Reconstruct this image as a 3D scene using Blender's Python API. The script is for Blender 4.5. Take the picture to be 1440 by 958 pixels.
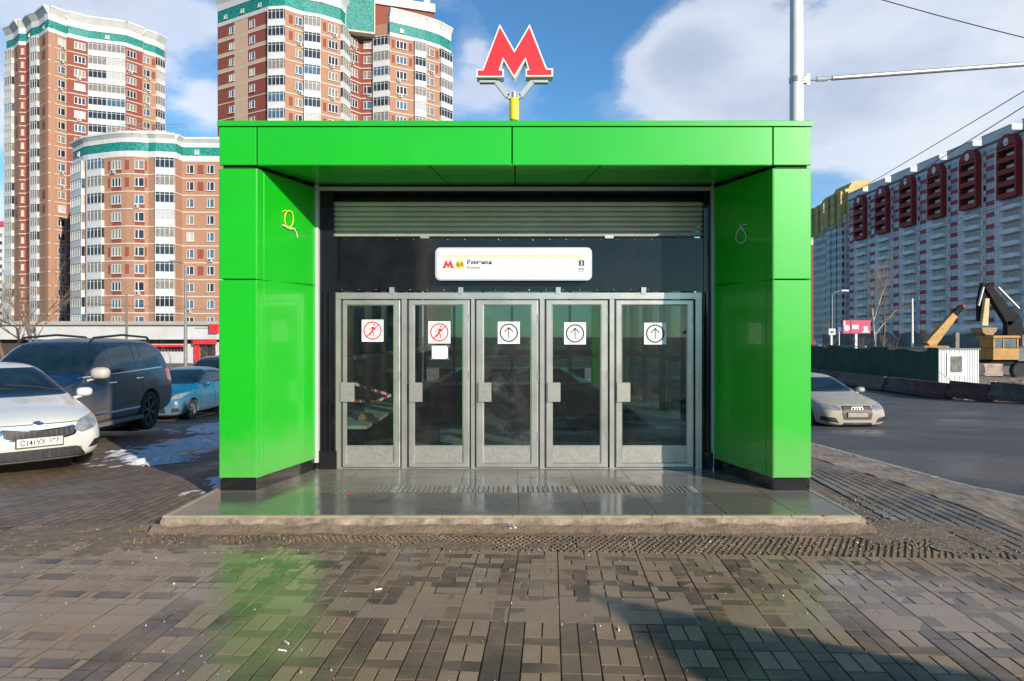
import bpy, bmesh, math, random
from math import sin, cos, pi, radians, sqrt, tan, atan2
from mathutils import Vector, Matrix, noise
from mathutils.bvhtree import BVHTree
from mathutils.geometry import delaunay_2d_cdt

# ------------------------------------------------------------ camera, sky, sun
scene = bpy.context.scene
for o in list(bpy.data.objects):
    bpy.data.objects.remove(o)
COL = scene.collection
CAMZ, F, CX, CY = 1.65, 960.0, 720.0, 474.0
cam_d = bpy.data.cameras.new('camera')
cam = bpy.data.objects.new('camera', cam_d)
COL.objects.link(cam)
cam.location = (0, 0, CAMZ)
cam.rotation_euler = (pi / 2, 0, 0)
cam_d.sensor_width = 36
cam_d.lens = 24.0
cam_d.shift_y = -5.0 / 1440
cam_d.clip_start = 0.05
cam_d.clip_end = 6000
scene.camera = cam

SUN_EL = radians(18.5)
SUN_AZ = radians(36.8)          # angle of the sun to the right of straight behind the camera
sun_dir = Vector((sin(SUN_AZ) * cos(SUN_EL), -cos(SUN_AZ) * cos(SUN_EL), sin(SUN_EL)))  # towards the sun
sd = bpy.data.lights.new('sun', 'SUN')
sd.energy = 5.0
sd.angle = radians(0.5)
sd.color = (1.0, 0.90, 0.76)
sun = bpy.data.objects.new('sun', sd)
COL.objects.link(sun)
sun.rotation_euler = (-sun_dir).to_track_quat('-Z', 'Y').to_euler()
sun.location = (20, -25, 20)

scene.view_settings.view_transform = 'Standard'
scene.view_settings.look = 'None'
scene.view_settings.gamma = 1
scene.view_settings.exposure = 0.35
scene.render.engine = 'CYCLES'

world = bpy.data.worlds.new('World')
scene.world = world
world.use_nodes = True
wt = world.node_tree
wt.nodes.clear()


class NT:
    """small helper for node graphs"""
    def __init__(s, tree):
        s.t = tree

    def n(s, typ, **kw):
        nd = s.t.nodes.new(typ)
        for k, v in kw.items():
            if k.startswith('i_'):
                key = k[2:]
                nd.inputs[int(key) if key.isdigit() else key.replace('_', ' ')].default_value = v
            else:
                setattr(nd, k, v)
        return nd

    def l(s, a, b):
        s.t.links.new(a, b)

    def math(s, op, a, b=None, c=None, clamp=False):
        nd = s.n('ShaderNodeMath', operation=op)
        nd.use_clamp = clamp
        for i, v in enumerate((a, b, c)):
            if v is None:
                continue
            if hasattr(v, 'links') or hasattr(v, 'is_linked'):
                s.l(v, nd.inputs[i])
            else:
                nd.inputs[i].default_value = v
        return nd.outputs[0]

    def noise(s, vec, scale, detail=4, rough=0.55, dist=0.0):
        nd = s.n('ShaderNodeTexNoise')
        nd.inputs['Scale'].default_value = scale
        nd.inputs['Detail'].default_value = detail
        nd.inputs['Roughness'].default_value = rough
        nd.inputs['Distortion'].default_value = dist
        if vec is not None:
            s.l(vec, nd.inputs['Vector'])
        return nd.outputs['Fac']

    def ramp(s, fac, stops):
        nd = s.n('ShaderNodeValToRGB')
        cr = nd.color_ramp
        while len(cr.elements) < len(stops):
            cr.elements.new(0.5)
        for e, (p, c) in zip(cr.elements, stops):
            e.position = p
            e.color = (c, c, c, 1) if isinstance(c, (int, float)) else (*c[:3], 1)
        s.l(fac, nd.inputs[0])
        return nd.outputs[0]

    def mix(s, fac, a, b, blend='MIX'):
        nd = s.n('ShaderNodeMix', data_type='RGBA', blend_type=blend)
        for i, v in ((0, fac), (6, a), (7, b)):
            if hasattr(v, 'is_linked'):
                s.l(v, nd.inputs[i])
            elif isinstance(v, (int, float)):
                nd.inputs[i].default_value = v
            else:
                nd.inputs[i].default_value = (*v[:3], 1)
        return nd.outputs[2]


# sky with drifting clouds, laid out by direction on the sky itself
g = NT(wt)
sky = g.n('ShaderNodeTexSky', sky_type='NISHITA', sun_disc=False)
sky.sun_elevation = SUN_EL
sky.sun_rotation = pi - SUN_AZ
sky.altitude = 150
sky.air_density = 1.0
sky.dust_density = 0.35
sky.ozone_density = 2.0
tc = g.n('ShaderNodeTexCoord')
gen = tc.outputs['Generated']
sep = g.n('ShaderNodeSeparateXYZ')
g.l(gen, sep.inputs[0])


def blob(px, py, sx, sy, amp=1.0):
    """soft elliptical cloud bank around a direction (azimuth, elevation)"""
    d = Vector(((px - CX) / F, 1, (CY - py) / F)).normalized()
    az, el = atan2(d.x, d.y), math.asin(d.z)
    a = g.math('ARCTAN2', sep.outputs[0], sep.outputs[1])
    e = g.math('ARCSINE', sep.outputs[2])
    da = g.math('DIVIDE', g.math('SUBTRACT', a, az), sx / F)
    de = g.math('DIVIDE', g.math('SUBTRACT', e, el), sy / F)
    r2 = g.math('ADD', g.math('MULTIPLY', da, da), g.math('MULTIPLY', de, de))
    return g.math('MULTIPLY', g.math('POWER', 2.718, g.math('MULTIPLY', r2, -1.0)), amp)


mp = g.n('ShaderNodeMapping')
mp.inputs['Scale'].default_value = (1, 1, 2.0)
g.l(gen, mp.inputs[0])
n1 = g.noise(mp.outputs[0], 4.2, 9, 0.56, 0.0)
n2 = g.noise(mp.outputs[0], 10.0, 5, 0.6)
bl = None
for args in [(670, 70, 40, 50, .42), (700, 130, 60, 36, .30), (940, 100, 60, 50, .5), (1000, 60, 80, 60, .3), (1090, 150, 160, 75, .42), (960, 60, 50, 34, .28), (1240, 120, 160, 60, .28),
             (1370, 40, 240, 110, .46), (1060, 30, 110, 50, .20), (200, -10, 200, 60, .40), (290, 140, 40, 30, .30), (130, 60, 120, 100, .2), (-40, 420, 200, 120, .35), (1500, 300, 300, 140, .35),
             (-400, 100, 300, 200, .35)]:
    b = blob(*args)
    bl = b if bl is None else g.math('ADD', bl, b)
backc0 = g.math('MULTIPLY', g.math('LESS_THAN', sep.outputs[1], -0.05), -0.35)
field = g.math('ADD', g.math('ADD', g.math('MULTIPLY', n1, 1.32), bl), g.math('MULTIPLY', n2, 0.22))
field = g.math('ADD', g.math('SUBTRACT', field, 0.09), backc0)
mask = g.ramp(g.math('MULTIPLY', field, 0.55), [(0.42, 0.0), (0.50, 0.18), (0.56, 0.72), (0.66, 0.96)])
n3 = g.noise(mp.outputs[0], 2.6, 6, 0.6)
dens = g.ramp(g.math('ADD', g.math('MULTIPLY', field, 0.40), g.math('MULTIPLY', n3, 0.40)), [(0.50, (1.0, 1.0, 1.0)), (0.66, (0.68, 0.75, 0.85)), (0.80, (0.50, 0.58, 0.71)), (1.0, (0.42, 0.50, 0.62))])
cl = g.mix(1.0, dens, (13.6, 13.2, 13.2), 'MULTIPLY')
bluegain = g.mix(1.0, sky.outputs[0], (0.90, 1.55, 1.95), 'MULTIPLY')
skyc = g.mix(g.math('MULTIPLY', mask, 0.92), bluegain, cl)
bg = g.n('ShaderNodeBackground')
bg.inputs['Strength'].default_value = 0.068
g.l(skyc, bg.inputs[0])
wo = g.n('ShaderNodeOutputWorld')
g.l(bg.outputs[0], wo.inputs[0])

# ------------------------------------------------------------ helpers
rnd = random.Random(7)


def P(px, py, Y):
    return Vector(((px - CX) / F * Y, Y, CAMZ + (CY - py) / F * Y))


def PX(px, Y):
    return (px - CX) / F * Y


def PZ(py, Y):
    return CAMZ + (CY - py) / F * Y


def tz(x, y):
    """terrain: level in front of the entrance, then falling away gently"""
    t = min(max(y - 8.5, 0.0), 28.0)
    q = min(max((abs(x) - 3.3) / 2.2, 0.0), 1.0) * min(max((y - 6.2) / 2.6, 0.0), 1.0)
    return -0.05 * t - 0.16 * q * q * (3 - 2 * q)


class MB:
    def __init__(s):
        s.v, s.f, s.m = [], [], []
        s.cur = 0
        s.M = None

    def vert(s, p):
        p = Vector(p)
        if s.M is not None:
            p = s.M @ p
        s.v.append(p)
        return len(s.v) - 1

    def face(s, idx, m=None):
        s.f.append(tuple(idx))
        s.m.append(s.cur if m is None else m)

    def poly(s, pts, m=None):
        s.face([s.vert(p) for p in pts], m)

    def box(s, a, b, m=None):
        x0, y0, z0 = (min(a[i], b[i]) for i in range(3))
        x1, y1, z1 = (max(a[i], b[i]) for i in range(3))
        i = [s.vert(p) for p in ((x0, y0, z0), (x1, y0, z0), (x1, y1, z0), (x0, y1, z0), (x0, y0, z1), (x1, y0, z1), (x1, y1, z1), (x0, y1, z1))]
        for q in ((0, 3, 2, 1), (4, 5, 6, 7), (0, 1, 5, 4), (1, 2, 6, 5), (2, 3, 7, 6), (3, 0, 4, 7)):
            s.face([i[k] for k in q], m)

    def cbox(s, a, b, c=0.01, m=None):
        """box with chamfered vertical and top edges"""
        x0, y0, z0 = (min(a[i], b[i]) for i in range(3))
        x1, y1, z1 = (max(a[i], b[i]) for i in range(3))
        def ring(d, z):
            return [(x0 + d + (0), y0 + d, z), (x1 - d, y0 + d, z), (x1 - d, y1 - d, z), (x0 + d, y1 - d, z)]
        r = [[s.vert(p) for p in ring(0, z0)], [s.vert(p) for p in ring(0, z1 - c)], [s.vert(p) for p in ring(c, z1)]]
        s.face(r[0][::-1], m)
        for k in range(2):
            for j in range(4):
                s.face((r[k][j], r[k][(j + 1) % 4], r[k + 1][(j + 1) % 4], r[k + 1][j]), m)
        s.face(r[2], m)

    def bar(s, p, q, w, h=None, m=None, up=(0, 0, 1)):
        """rectangular bar from p to q"""
        h = w if h is None else h
        p, q = Vector(p), Vector(q)
        d = (q - p).normalized()
        u = Vector(up)
        if abs(d.dot(u)) > 0.99:
            u = Vector((1, 0, 0))
        sx = d.cross(u).normalized()
        uz = sx.cross(d).normalized()
        i = []
        for c in (p, q):
            for a, b in ((-1, -1), (1, -1), (1, 1), (-1, 1)):
                i.append(s.vert(c + sx * (a * w / 2) + uz * (b * h / 2)))
        for qd in ((3, 2, 1, 0), (4, 5, 6, 7), (0, 1, 5, 4), (1, 2, 6, 5), (2, 3, 7, 6), (3, 0, 4, 7)):
            s.face([i[k] for k in qd], m)

    def tube(s, pts, r, n=8, m=None, cap=True):
        pts = [Vector(p) for p in pts]
        rr = r if isinstance(r, (list, tuple)) else [r] * len(pts)
        rings = []
        prev = None
        for k, p in enumerate(pts):
            d = (pts[min(k + 1, len(pts) - 1)] - pts[max(k - 1, 0)])
            d = d.normalized() if d.length > 1e-9 else Vector((0, 0, 1))
            if prev is None:
                u = Vector((0, 0, 1)) if abs(d.z) < 0.9 else Vector((1, 0, 0))
                a = d.cross(u).normalized()
            else:
                a = (prev - d * prev.dot(d)).normalized()
            prev = a
            b = d.cross(a)
            rings.append([s.vert(p + (a * cos(2 * pi * j / n) + b * sin(2 * pi * j / n)) * rr[k]) for j in range(n)])
        for k in range(len(rings) - 1):
            for j in range(n):
                s.face((rings[k][j], rings[k][(j + 1) % n], rings[k + 1][(j + 1) % n], rings[k + 1][j]), m)
        if cap:
            s.face(rings[0][::-1], m)
            s.face(rings[-1], m)

    def lathe(s, prof, n=24, axis='z', c=(0, 0, 0), m=None, ms=None):
        c = Vector(c)
        rings = []
        for (r, h) in prof:
            ring = []
            for j in range(n):
                a = 2 * pi * j / n
                x, y = r * cos(a), r * sin(a)
                p = {'z': (x, y, h), 'y': (x, h, y), 'x': (h, x, y)}[axis]
                ring.append(s.vert(c + Vector(p)))
            rings.append(ring)
        for k in range(len(rings) - 1):
            for j in range(n):
                s.face((rings[k][j], rings[k][(j + 1) % n], rings[k + 1][(j + 1) % n], rings[k + 1][j]), ms[k] if ms else m)
        if prof[0][0] > 1e-4:
            s.face(rings[0][::-1], ms[0] if ms else m)
        if prof[-1][0] > 1e-4:
            s.face(rings[-1], ms[-1] if ms else m)

    def prism(s, pts, z0, z1, m=None, top=True):
        """vertical prism over a plan polygon"""
        n = len(pts)
        a = [s.vert((p[0], p[1], z0)) for p in pts]
        b = [s.vert((p[0], p[1], z1)) for p in pts]
        for j in range(n):
            s.face((a[j], a[(j + 1) % n], b[(j + 1) % n], b[j]), m)
        if top:
            s.face(b, m)
            s.face(a[::-1], m)

    def xprism(s, pts, y0, y1, m=None):
        """polygon in the x-z plane extruded along y"""
        n = len(pts)
        a = [s.vert((p[0], y0, p[1])) for p in pts]
        b = [s.vert((p[0], y1, p[1])) for p in pts]
        for j in range(n):
            s.face((a[j], a[(j + 1) % n], b[(j + 1) % n], b[j]), m)
        s.face(a[::-1], m)
        s.face(b, m)

    def mesh(s, name, mats, smooth=False, fix=True):
        me = bpy.data.meshes.new(name)
        me.from_pydata([tuple(v) for v in s.v], [], s.f)
        for mt in mats:
            me.materials.append(mt)
        if len(mats) > 1:
            me.polygons.foreach_set('material_index', s.m)
        if fix:
            bm = bmesh.new()
            bm.from_mesh(me)
            bmesh.ops.recalc_face_normals(bm, faces=bm.faces)
            bm.to_mesh(me)
            bm.free()
        if smooth:
            me.polygons.foreach_set('use_smooth', [True] * len(me.polygons))
            try:
                me.set_sharp_from_angle(angle=radians(38))
            except Exception:
                pass
        me.update()
        return me


def root(name, label, cat, loc=(0, 0, 0), rz=0.0, group=None):
    o = bpy.data.objects.new(name, None)
    COL.objects.link(o)
    o.location = loc
    o.rotation_euler = (0, 0, rz)
    o.empty_display_size = 0.2
    o['label'] = label
    o['category'] = cat
    if group:
        o['group'] = group
    o.matrix_world = Matrix.Translation(Vector(loc)) @ Matrix.Rotation(rz, 4, 'Z')
    return o


def part(name, mb, mats, parent=None, smooth=False, local=False, label=None, kind=None, fix=True, M=None):
    """mesh object; vertices in world coordinates unless local"""
    if not isinstance(mats, (list, tuple)):
        mats = [mats]
    me = mb if isinstance(mb, bpy.types.Mesh) else mb.mesh(name, mats, smooth, fix)
    o = bpy.data.objects.new(name, me)
    COL.objects.link(o)
    if M is not None:
        o.matrix_world = M
    if parent is not None:
        o.parent = parent
        if not local and parent.type == 'EMPTY':
            o.matrix_parent_inverse = (Matrix.Translation(parent.location) @ Matrix.Rotation(parent.rotation_euler[2], 4, 'Z')).inverted()
    if label:
        o['label'] = label
    if kind:
        o['kind'] = kind
    return o


def pieces(name, mb, mats, parent, smooth=False, local=False):
    """every loose piece of the builder becomes a part of its own"""
    n = len(mb.v)
    up = list(range(n))
    def find(a):
        while up[a] != a:
            up[a] = up[up[a]]
            a = up[a]
        return a
    for f in mb.f:
        r = find(f[0])
        for k in f[1:]:
            up[find(k)] = r
    groups = {}
    for f, m in zip(mb.f, mb.m):
        groups.setdefault(find(f[0]), []).append((f, m))
    out = []
    for fs in groups.values():
        q = MB()
        mp = {}
        for f, m in fs:
            for k in f:
                if k not in mp:
                    mp[k] = len(q.v)
                    q.v.append(mb.v[k])
            q.face([mp[k] for k in f], m)
        out.append(part(name, q, mats, parent, smooth, local))
    return out


def single(name, mb, mats, label, cat, group=None, smooth=False, fix=True):
    """a thing that is one mesh, origin moved to its base"""
    zs = min(v.z for v in mb.v)
    cx = sum(v.x for v in mb.v) / len(mb.v)
    cy = sum(v.y for v in mb.v) / len(mb.v)
    c = Vector((cx, cy, zs))
    mb.v = [v - c for v in mb.v]
    o = part(name, mb, mats, None, smooth, fix=fix)
    o.location = c
    o['label'] = label
    o['category'] = cat
    if group:
        o['group'] = group
    return o


def structure(name, mb, mats, smooth=False, fix=True):
    o = part(name, mb, mats, None, smooth, fix=fix)
    o['kind'] = 'structure'
    return o


# ------------------------------------------------------------ materials
MATS = {}


def pbr(name, col, rough=0.5, metal=0.0, coat=0.0, var=0.0, vscale=3.0, bump=0.0, bscale=30.0, dirt=None, spec=0.5, coat_rough=0.05, rvar=0.0, emit=None):
    if name in MATS:
        return MATS[name]
    m = bpy.data.materials.new(name)
    m.use_nodes = True
    t = m.node_tree
    t.nodes.clear()
    g = NT(t)
    out = g.n('ShaderNodeOutputMaterial')
    p = g.n('ShaderNodeBsdfPrincipled')
    g.l(p.outputs[0], out.inputs[0])
    p.inputs['Base Color'].default_value = (*col, 1)
    p.inputs['Roughness'].default_value = rough
    p.inputs['Metallic'].default_value = metal
    p.inputs['Coat Weight'].default_value = coat
    p.inputs['Coat Roughness'].default_value = coat_rough
    p.inputs['Specular IOR Level'].default_value = spec
    tc = g.n('ShaderNodeTexCoord')
    co = tc.outputs['Object']
    c = None
    if var:
        nz = g.noise(co, vscale, 5, 0.6)
        lo = tuple(max(0, x * (1 - var)) for x in col)
        hi = tuple(min(1, x * (1 + var)) for x in col)
        c = g.ramp(nz, [(0.3, lo), (0.7, hi)])
    if dirt:
        # dirt = (colour, z0, z1, amount): road grime up to a height, broken by noise
        sp = g.n('ShaderNodeSeparateXYZ')
        g.l(co, sp.inputs[0])
        nz = g.noise(co, dirt[4] if len(dirt) > 4 else 4.0, 5, 0.6)
        zz = g.math('ADD', sp.outputs[2], g.math('MULTIPLY', g.math('SUBTRACT', nz, 0.5), 0.8 * (dirt[2] - dirt[1]) + 0.1))
        mr = g.n('ShaderNodeMapRange')
        mr.inputs[1].default_value = dirt[1]
        mr.inputs[2].default_value = dirt[2]
        mr.inputs[3].default_value = dirt[3]
        mr.inputs[4].default_value = 0.0
        g.l(zz, mr.inputs[0])
        c = g.mix(mr.outputs[0], c if c is not None else col, dirt[0])
        rr = g.math('ADD', g.math('MULTIPLY', mr.outputs[0], 0.6), rough, clamp=True)
        g.l(rr, p.inputs['Roughness'])
        if coat:
            g.l(g.math('MULTIPLY', g.math('SUBTRACT', 1.0, mr.outputs[0]), coat), p.inputs['Coat Weight'])
    if c is not None:
        g.l(c, p.inputs['Base Color'])
    if rvar:
        nz = g.noise(co, vscale * 1.7, 5, 0.6)
        g.l(g.math('ADD', g.math('MULTIPLY', nz, rvar), rough - rvar * 0.5, clamp=True), p.inputs['Roughness'])
    if bump:
        nz = g.noise(co, bscale, 4, 0.6)
        b = g.n('ShaderNodeBump')
        b.inputs['Strength'].default_value = bump
        b.inputs['Distance'].default_value = 0.02
        g.l(nz, b.inputs['Height'])
        g.l(b.outputs[0], p.inputs['Normal'])
    if emit:
        p.inputs['Emission Color'].default_value = (*emit[:3], 1)
        p.inputs['Emission Strength'].default_value = emit[3]
    MATS[name] = m
    return m


def brick_mat(name, c1, c2, mortar, sx=0.25, sz=0.075, rough=0.85):
    """brickwork, mapped along the wall by x+y and z"""
    m = bpy.data.materials.new(name)
    m.use_nodes = True
    t = m.node_tree
    t.nodes.clear()
    g = NT(t)
    out = g.n('ShaderNodeOutputMaterial')
    p = g.n('ShaderNodeBsdfPrincipled')
    p.inputs['Roughness'].default_value = rough
    g.l(p.outputs[0], out.inputs[0])
    tc = g.n('ShaderNodeTexCoord')
    nz = g.noise(tc.outputs['Object'], 0.25, 4, 0.6)
    nz2 = g.noise(tc.outputs['Object'], 2.5, 3, 0.6)
    a = g.ramp(nz2, [(0.3, c1), (0.7, c2)])
    a = g.mix(g.math('MULTIPLY', nz, 0.35), a, mortar)
    sp = g.n('ShaderNodeSeparateXYZ')
    g.l(tc.outputs['Object'], sp.inputs[0])
    w = g.math('FRACT', g.math('MULTIPLY', sp.outputs[2], 1 / 0.30))
    ln = g.math('LESS_THAN', w, 0.12)
    a = g.mix(g.math('MULTIPLY', ln, 0.35), a, mortar)
    g.l(a, p.inputs['Base Color'])
    MATS[name] = m
    return m


def glass_mat(name, tint=(0.75, 0.82, 0.8), dirt=0.06, refl=1.0, dscale=3.0):
    m = bpy.data.materials.new(name)
    m.use_nodes = True
    t = m.node_tree
    t.nodes.clear()
    g = NT(t)
    out = g.n('ShaderNodeOutputMaterial')
    tr = g.n('ShaderNodeBsdfTransparent')
    tr.inputs[0].default_value = (*tint, 1)
    gl = g.n('ShaderNodeBsdfGlossy')
    gl.inputs['Roughness'].default_value = 0.015
    df = g.n('ShaderNodeBsdfDiffuse')
    df.inputs[0].default_value = (0.5, 0.5, 0.47, 1)
    fr = g.n('ShaderNodeFresnel')
    fr.inputs[0].default_value = 1.5
    tc = g.n('ShaderNodeTexCoord')
    nz = g.noise(tc.outputs['Object'], dscale, 8, 0.7, 0.4)
    dm = g.ramp(nz, [(0.45, dirt * 0.3), (0.62, dirt), (0.78, min(1, dirt * 3.5))])
    m1 = g.n('ShaderNodeMixShader')
    g.l(g.math('MULTIPLY', fr.outputs[0], 1.7 * refl, clamp=True), m1.inputs[0])
    g.l(tr.outputs[0], m1.inputs[1])
    g.l(gl.outputs[0], m1.inputs[2])
    m2 = g.n('ShaderNodeMixShader')
    g.l(dm, m2.inputs[0])
    g.l(m1.outputs[0], m2.inputs[1])
    g.l(df.outputs[0], m2.inputs[2])
    g.l(m2.outputs[0], out.inputs[0])
    MATS[name] = m
    return m


GREEN = pbr('green_enamel', (0.006, 0.40, 0.010), 0.34, coat=0.32, coat_rough=0.05, var=0.06, vscale=1.2, bump=0.06, bscale=1.6, dirt=((0.22, 0.24, 0.15), .15, .80, .38, 7.0))
# long soft streaks of dust on the enamel come from roughness only
BLACKP = pbr('black_granite', (0.012, 0.012, 0.013), 0.12, var=0.5, vscale=60, coat=0.3)
BLACKG = pbr('black_glass', (0.008, 0.009, 0.012), 0.07, var=0.4, vscale=4, rvar=0.08, spec=0.42)
DARK = pbr('dark_void', (0.008, 0.008, 0.008), 0.7)
ALU = pbr('brushed_aluminium', (0.56, 0.525, 0.48), 0.30, metal=0.75, var=0.12, vscale=2.5, rvar=0.25)
ALUD = pbr('grey_aluminium', (0.34, 0.33, 0.31), 0.42, metal=0.6, var=0.2, vscale=5)
KICK = pbr('dirty_kick_plate', (0.42, 0.395, 0.36), 0.36, metal=0.6, var=0.18, vscale=30, rvar=0.2)
SHUT = pbr('olive_shutter', (0.50, 0.48, 0.39), 0.5, metal=0.3, var=0.12, vscale=3)
TRIM = pbr('white_trim', (0.48, 0.48, 0.47), 0.45, var=0.05)
WHITE = pbr('white_plastic', (0.80, 0.80, 0.80), 0.3)
PAPER = pbr('white_paper', (0.82, 0.82, 0.84), 0.6, var=0.04, vscale=30)
REDP = pbr('red_paint', (0.72, 0.022, 0.025), 0.35, coat=0.3, var=0.06)
REDI = pbr('red_ink', (0.62, 0.03, 0.03), 0.6)
BLACKI = pbr('black_ink', (0.02, 0.02, 0.02), 0.6)
GREYI = pbr('grey_ink', (0.22, 0.22, 0.22), 0.6)
YELI = pbr('yellow_ink', (0.80, 0.55, 0.05), 0.6)
YELP = pbr('yellow_paint', (0.80, 0.62, 0.01), 0.4, coat=0.2)
GLASS = glass_mat('door_glass', (0.72, 0.82, 0.78), 0.012, refl=.75)
GLASSD = glass_mat('dusty_door_glass', (0.70, 0.80, 0.76), 0.05, refl=.75, dscale=5)
GLASSW = glass_mat('pavilion_wall_glass', (0.84, 0.93, 0.88), 0.012, refl=.5)
CONC = pbr('concrete', (0.36, 0.33, 0.29), 0.85, var=0.25, vscale=4, bump=0.5, bscale=25)
DCONC = pbr('dirty_concrete', (0.20, 0.17, 0.14), 0.9, var=0.35, vscale=3, bump=0.6, bscale=12)
GALV = pbr('galvanised_steel', (0.42, 0.43, 0.44), 0.45, metal=0.6, var=0.15, vscale=3)
POLEW = pbr('pale_pole_paint', (0.72, 0.71, 0.68), 0.42, var=0.08, vscale=2)
WIRE = pbr('wire_black', (0.05, 0.05, 0.055), 0.6)
RUBBER = pbr('tyre_rubber', (0.022, 0.021, 0.02), 0.85, var=0.4, vscale=10)
BLKPL = pbr('black_plastic', (0.02, 0.02, 0.022), 0.5)
CHROME = pbr('chrome', (0.8, 0.8, 0.8), 0.12, metal=1.0)
CARGL = pbr('car_glass', (0.008, 0.022, 0.034), 0.05, coat=0.0, var=0.5, vscale=2, spec=0.42)
RIM = pbr('wheel_rim', (0.34, 0.34, 0.34), 0.4, metal=0.7, var=0.3, vscale=12)
RIMD = pbr('wheel_rim_dark', (0.09, 0.09, 0.09), 0.5, metal=0.5, var=0.3, vscale=12)
LAMPG = pbr('headlamp_glass', (0.42, 0.42, 0.40), 0.08, metal=0.5, coat=1.0, var=0.45, vscale=14)
SNOW = pbr('dirty_snow', (0.62, 0.64, 0.68), 0.7, var=0.22, vscale=9, bump=0.6, bscale=30)


def wet_stone(name, base, dry_rough=0.62, wet_rough=0.10, attr=True, wscale=0.55, bias=0.0, dirtcol=(0.24, 0.158, 0.095), bscale=90, bstr=0.25, bricks=None, spec=0.36, pools=()):
    m = bpy.data.materials.new(name)
    m.use_nodes = True
    t = m.node_tree
    t.nodes.clear()
    g = NT(t)
    out = g.n('ShaderNodeOutputMaterial')
    p = g.n('ShaderNodeBsdfPrincipled')
    g.l(p.outputs[0], out.inputs[0])
    geo = g.n('ShaderNodeNewGeometry')
    pos = geo.outputs['Position']
    if attr:
        at = g.n('ShaderNodeAttribute', attribute_name='tone')
        col = at.outputs['Color']
    else:
        col = g.ramp(g.noise(pos, 6, 5, 0.65), [(0.3, tuple(c * 0.72 for c in base)), (0.7, tuple(c * 1.25 for c in base))])
    fine = g.noise(pos, 55, 4, 0.7)
    col = g.mix(0.5, col, g.ramp(fine, [(0.3, 0.35), (0.7, 1.0)]), 'MULTIPLY')
    dn = g.noise(pos, 1.7, 7, 0.65, 0.3)
    dm = g.ramp(dn, [(0.38, 0.08), (0.58, 0.68)])
    col = g.mix(dm, col, dirtcol)
    joint = None
    if bricks:
        mp = g.n('ShaderNodeMapping')
        mp.inputs['Rotation'].default_value = (0, 0, bricks[2])
        g.l(pos, mp.inputs[0])
        bt = g.n('ShaderNodeTexBrick')
        bt.inputs['Color1'].default_value = (0.75, 0.75, 0.75, 1)
        bt.inputs['Color2'].default_value = (1.15, 1.15, 1.15, 1)
        bt.inputs['Mortar'].default_value = (0.25, 0.22, 0.2, 1)
        bt.inputs['Scale'].default_value = 1.0
        bt.inputs['Brick Width'].default_value = bricks[0]
        bt.inputs['Row Height'].default_value = bricks[1]
        bt.inputs['Mortar Size'].default_value = 0.007
        g.l(mp.outputs[0], bt.inputs[0])
        col = g.mix(1.0, col, bt.outputs[0], 'MULTIPLY')
        joint = bt.outputs['Fac']
    g.l(col, p.inputs['Base Color'])
    wn = g.noise(pos, wscale, 4, 0.55, 0.2)
    w2 = g.noise(pos, 7.0, 3, 0.6)
    wf = g.math('ADD', g.math('ADD', wn, g.math('MULTIPLY', w2, 0.16)), bias)
    # films of water lie in shallow dips in front of the platform
    if pools:
        sx = g.n('ShaderNodeSeparateXYZ')
        g.l(pos, sx.inputs[0])
        for (cx, cy, rx, ry, amt) in pools:
            da = g.math('DIVIDE', g.math('SUBTRACT', sx.outputs[0], cx), rx)
            db = g.math('DIVIDE', g.math('SUBTRACT', sx.outputs[1], cy), ry)
            q = g.math('ADD', g.math('MULTIPLY', da, da), g.math('MULTIPLY', db, db))
            wf = g.math('SUBTRACT', wf, g.math('MULTIPLY', g.math('POWER', 2.718, g.math('MULTIPLY', q, -1.0)), amt))
    rg = g.ramp(wf, [(0.42, wet_rough), (0.53, (wet_rough + dry_rough) * 0.5), (0.63, dry_rough)])
    rg = g.math('ADD', rg, g.math('MULTIPLY', g.math('SUBTRACT', fine, 0.5), 0.12), clamp=True)
    g.l(rg, p.inputs['Roughness'])
    p.inputs['Specular IOR Level'].default_value = spec
    b = g.n('ShaderNodeBump')
    b.inputs['Strength'].default_value = bstr
    b.inputs['Distance'].default_value = 0.004
    hn = g.noise(pos, bscale, 4, 0.65)
    hh = g.math('ADD', hn, g.math('MULTIPLY', w2, 0.6))
    if joint is not None:
        hh = g.math('SUBTRACT', hh, g.math('MULTIPLY', joint, 2.0))
    g.l(hh, b.inputs['Height'])
    g.l(b.outputs[0], p.inputs['Normal'])
    MATS[name] = m
    return m


ROT = 0.057
PAVER = wet_stone('wet_pavers', (0.2, 0.18, 0.16), wscale=0.9, bias=-0.01, spec=.5, pools=((-1.65, 4.3, 1.0, 1.3, .17), (.2, 4.15, 1.3, .28, .16), (-3.2, 3.6, 1.5, .7, .10), (2.2, 4.4, .5, .6, .08)))
TACT = wet_stone('muddy_tactile_slab', (0.2, 0.16, 0.12), dry_rough=0.8, wet_rough=0.32, wscale=0.9, dirtcol=(0.24, 0.16, 0.10))
BEDDING = wet_stone('muddy_bedding', (0.075, 0.058, 0.042), dry_rough=0.8, wet_rough=0.3, attr=False)
YARD = wet_stone('yard_block_paving', (0.24, 0.18, 0.13), dry_rough=0.75, wet_rough=0.28, attr=False, bricks=(0.2, 0.1, pi / 2 + ROT), dirtcol=(0.20, 0.13, 0.08), bstr=0.5)
GRAN = wet_stone('wet_granite_slab', (0.17, 0.16, 0.15), wet_rough=0.05, dry_rough=0.42, attr=True, wscale=0.8, bias=-0.07, dirtcol=(0.17, 0.14, 0.11), bstr=0.08)
MUD = wet_stone('muddy_verge', (0.40, 0.32, 0.25), dry_rough=0.85, wet_rough=0.4, attr=False, wscale=1.2, bias=0.1, dirtcol=(0.20, 0.145, 0.10), bscale=35, bstr=1.0)
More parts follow.
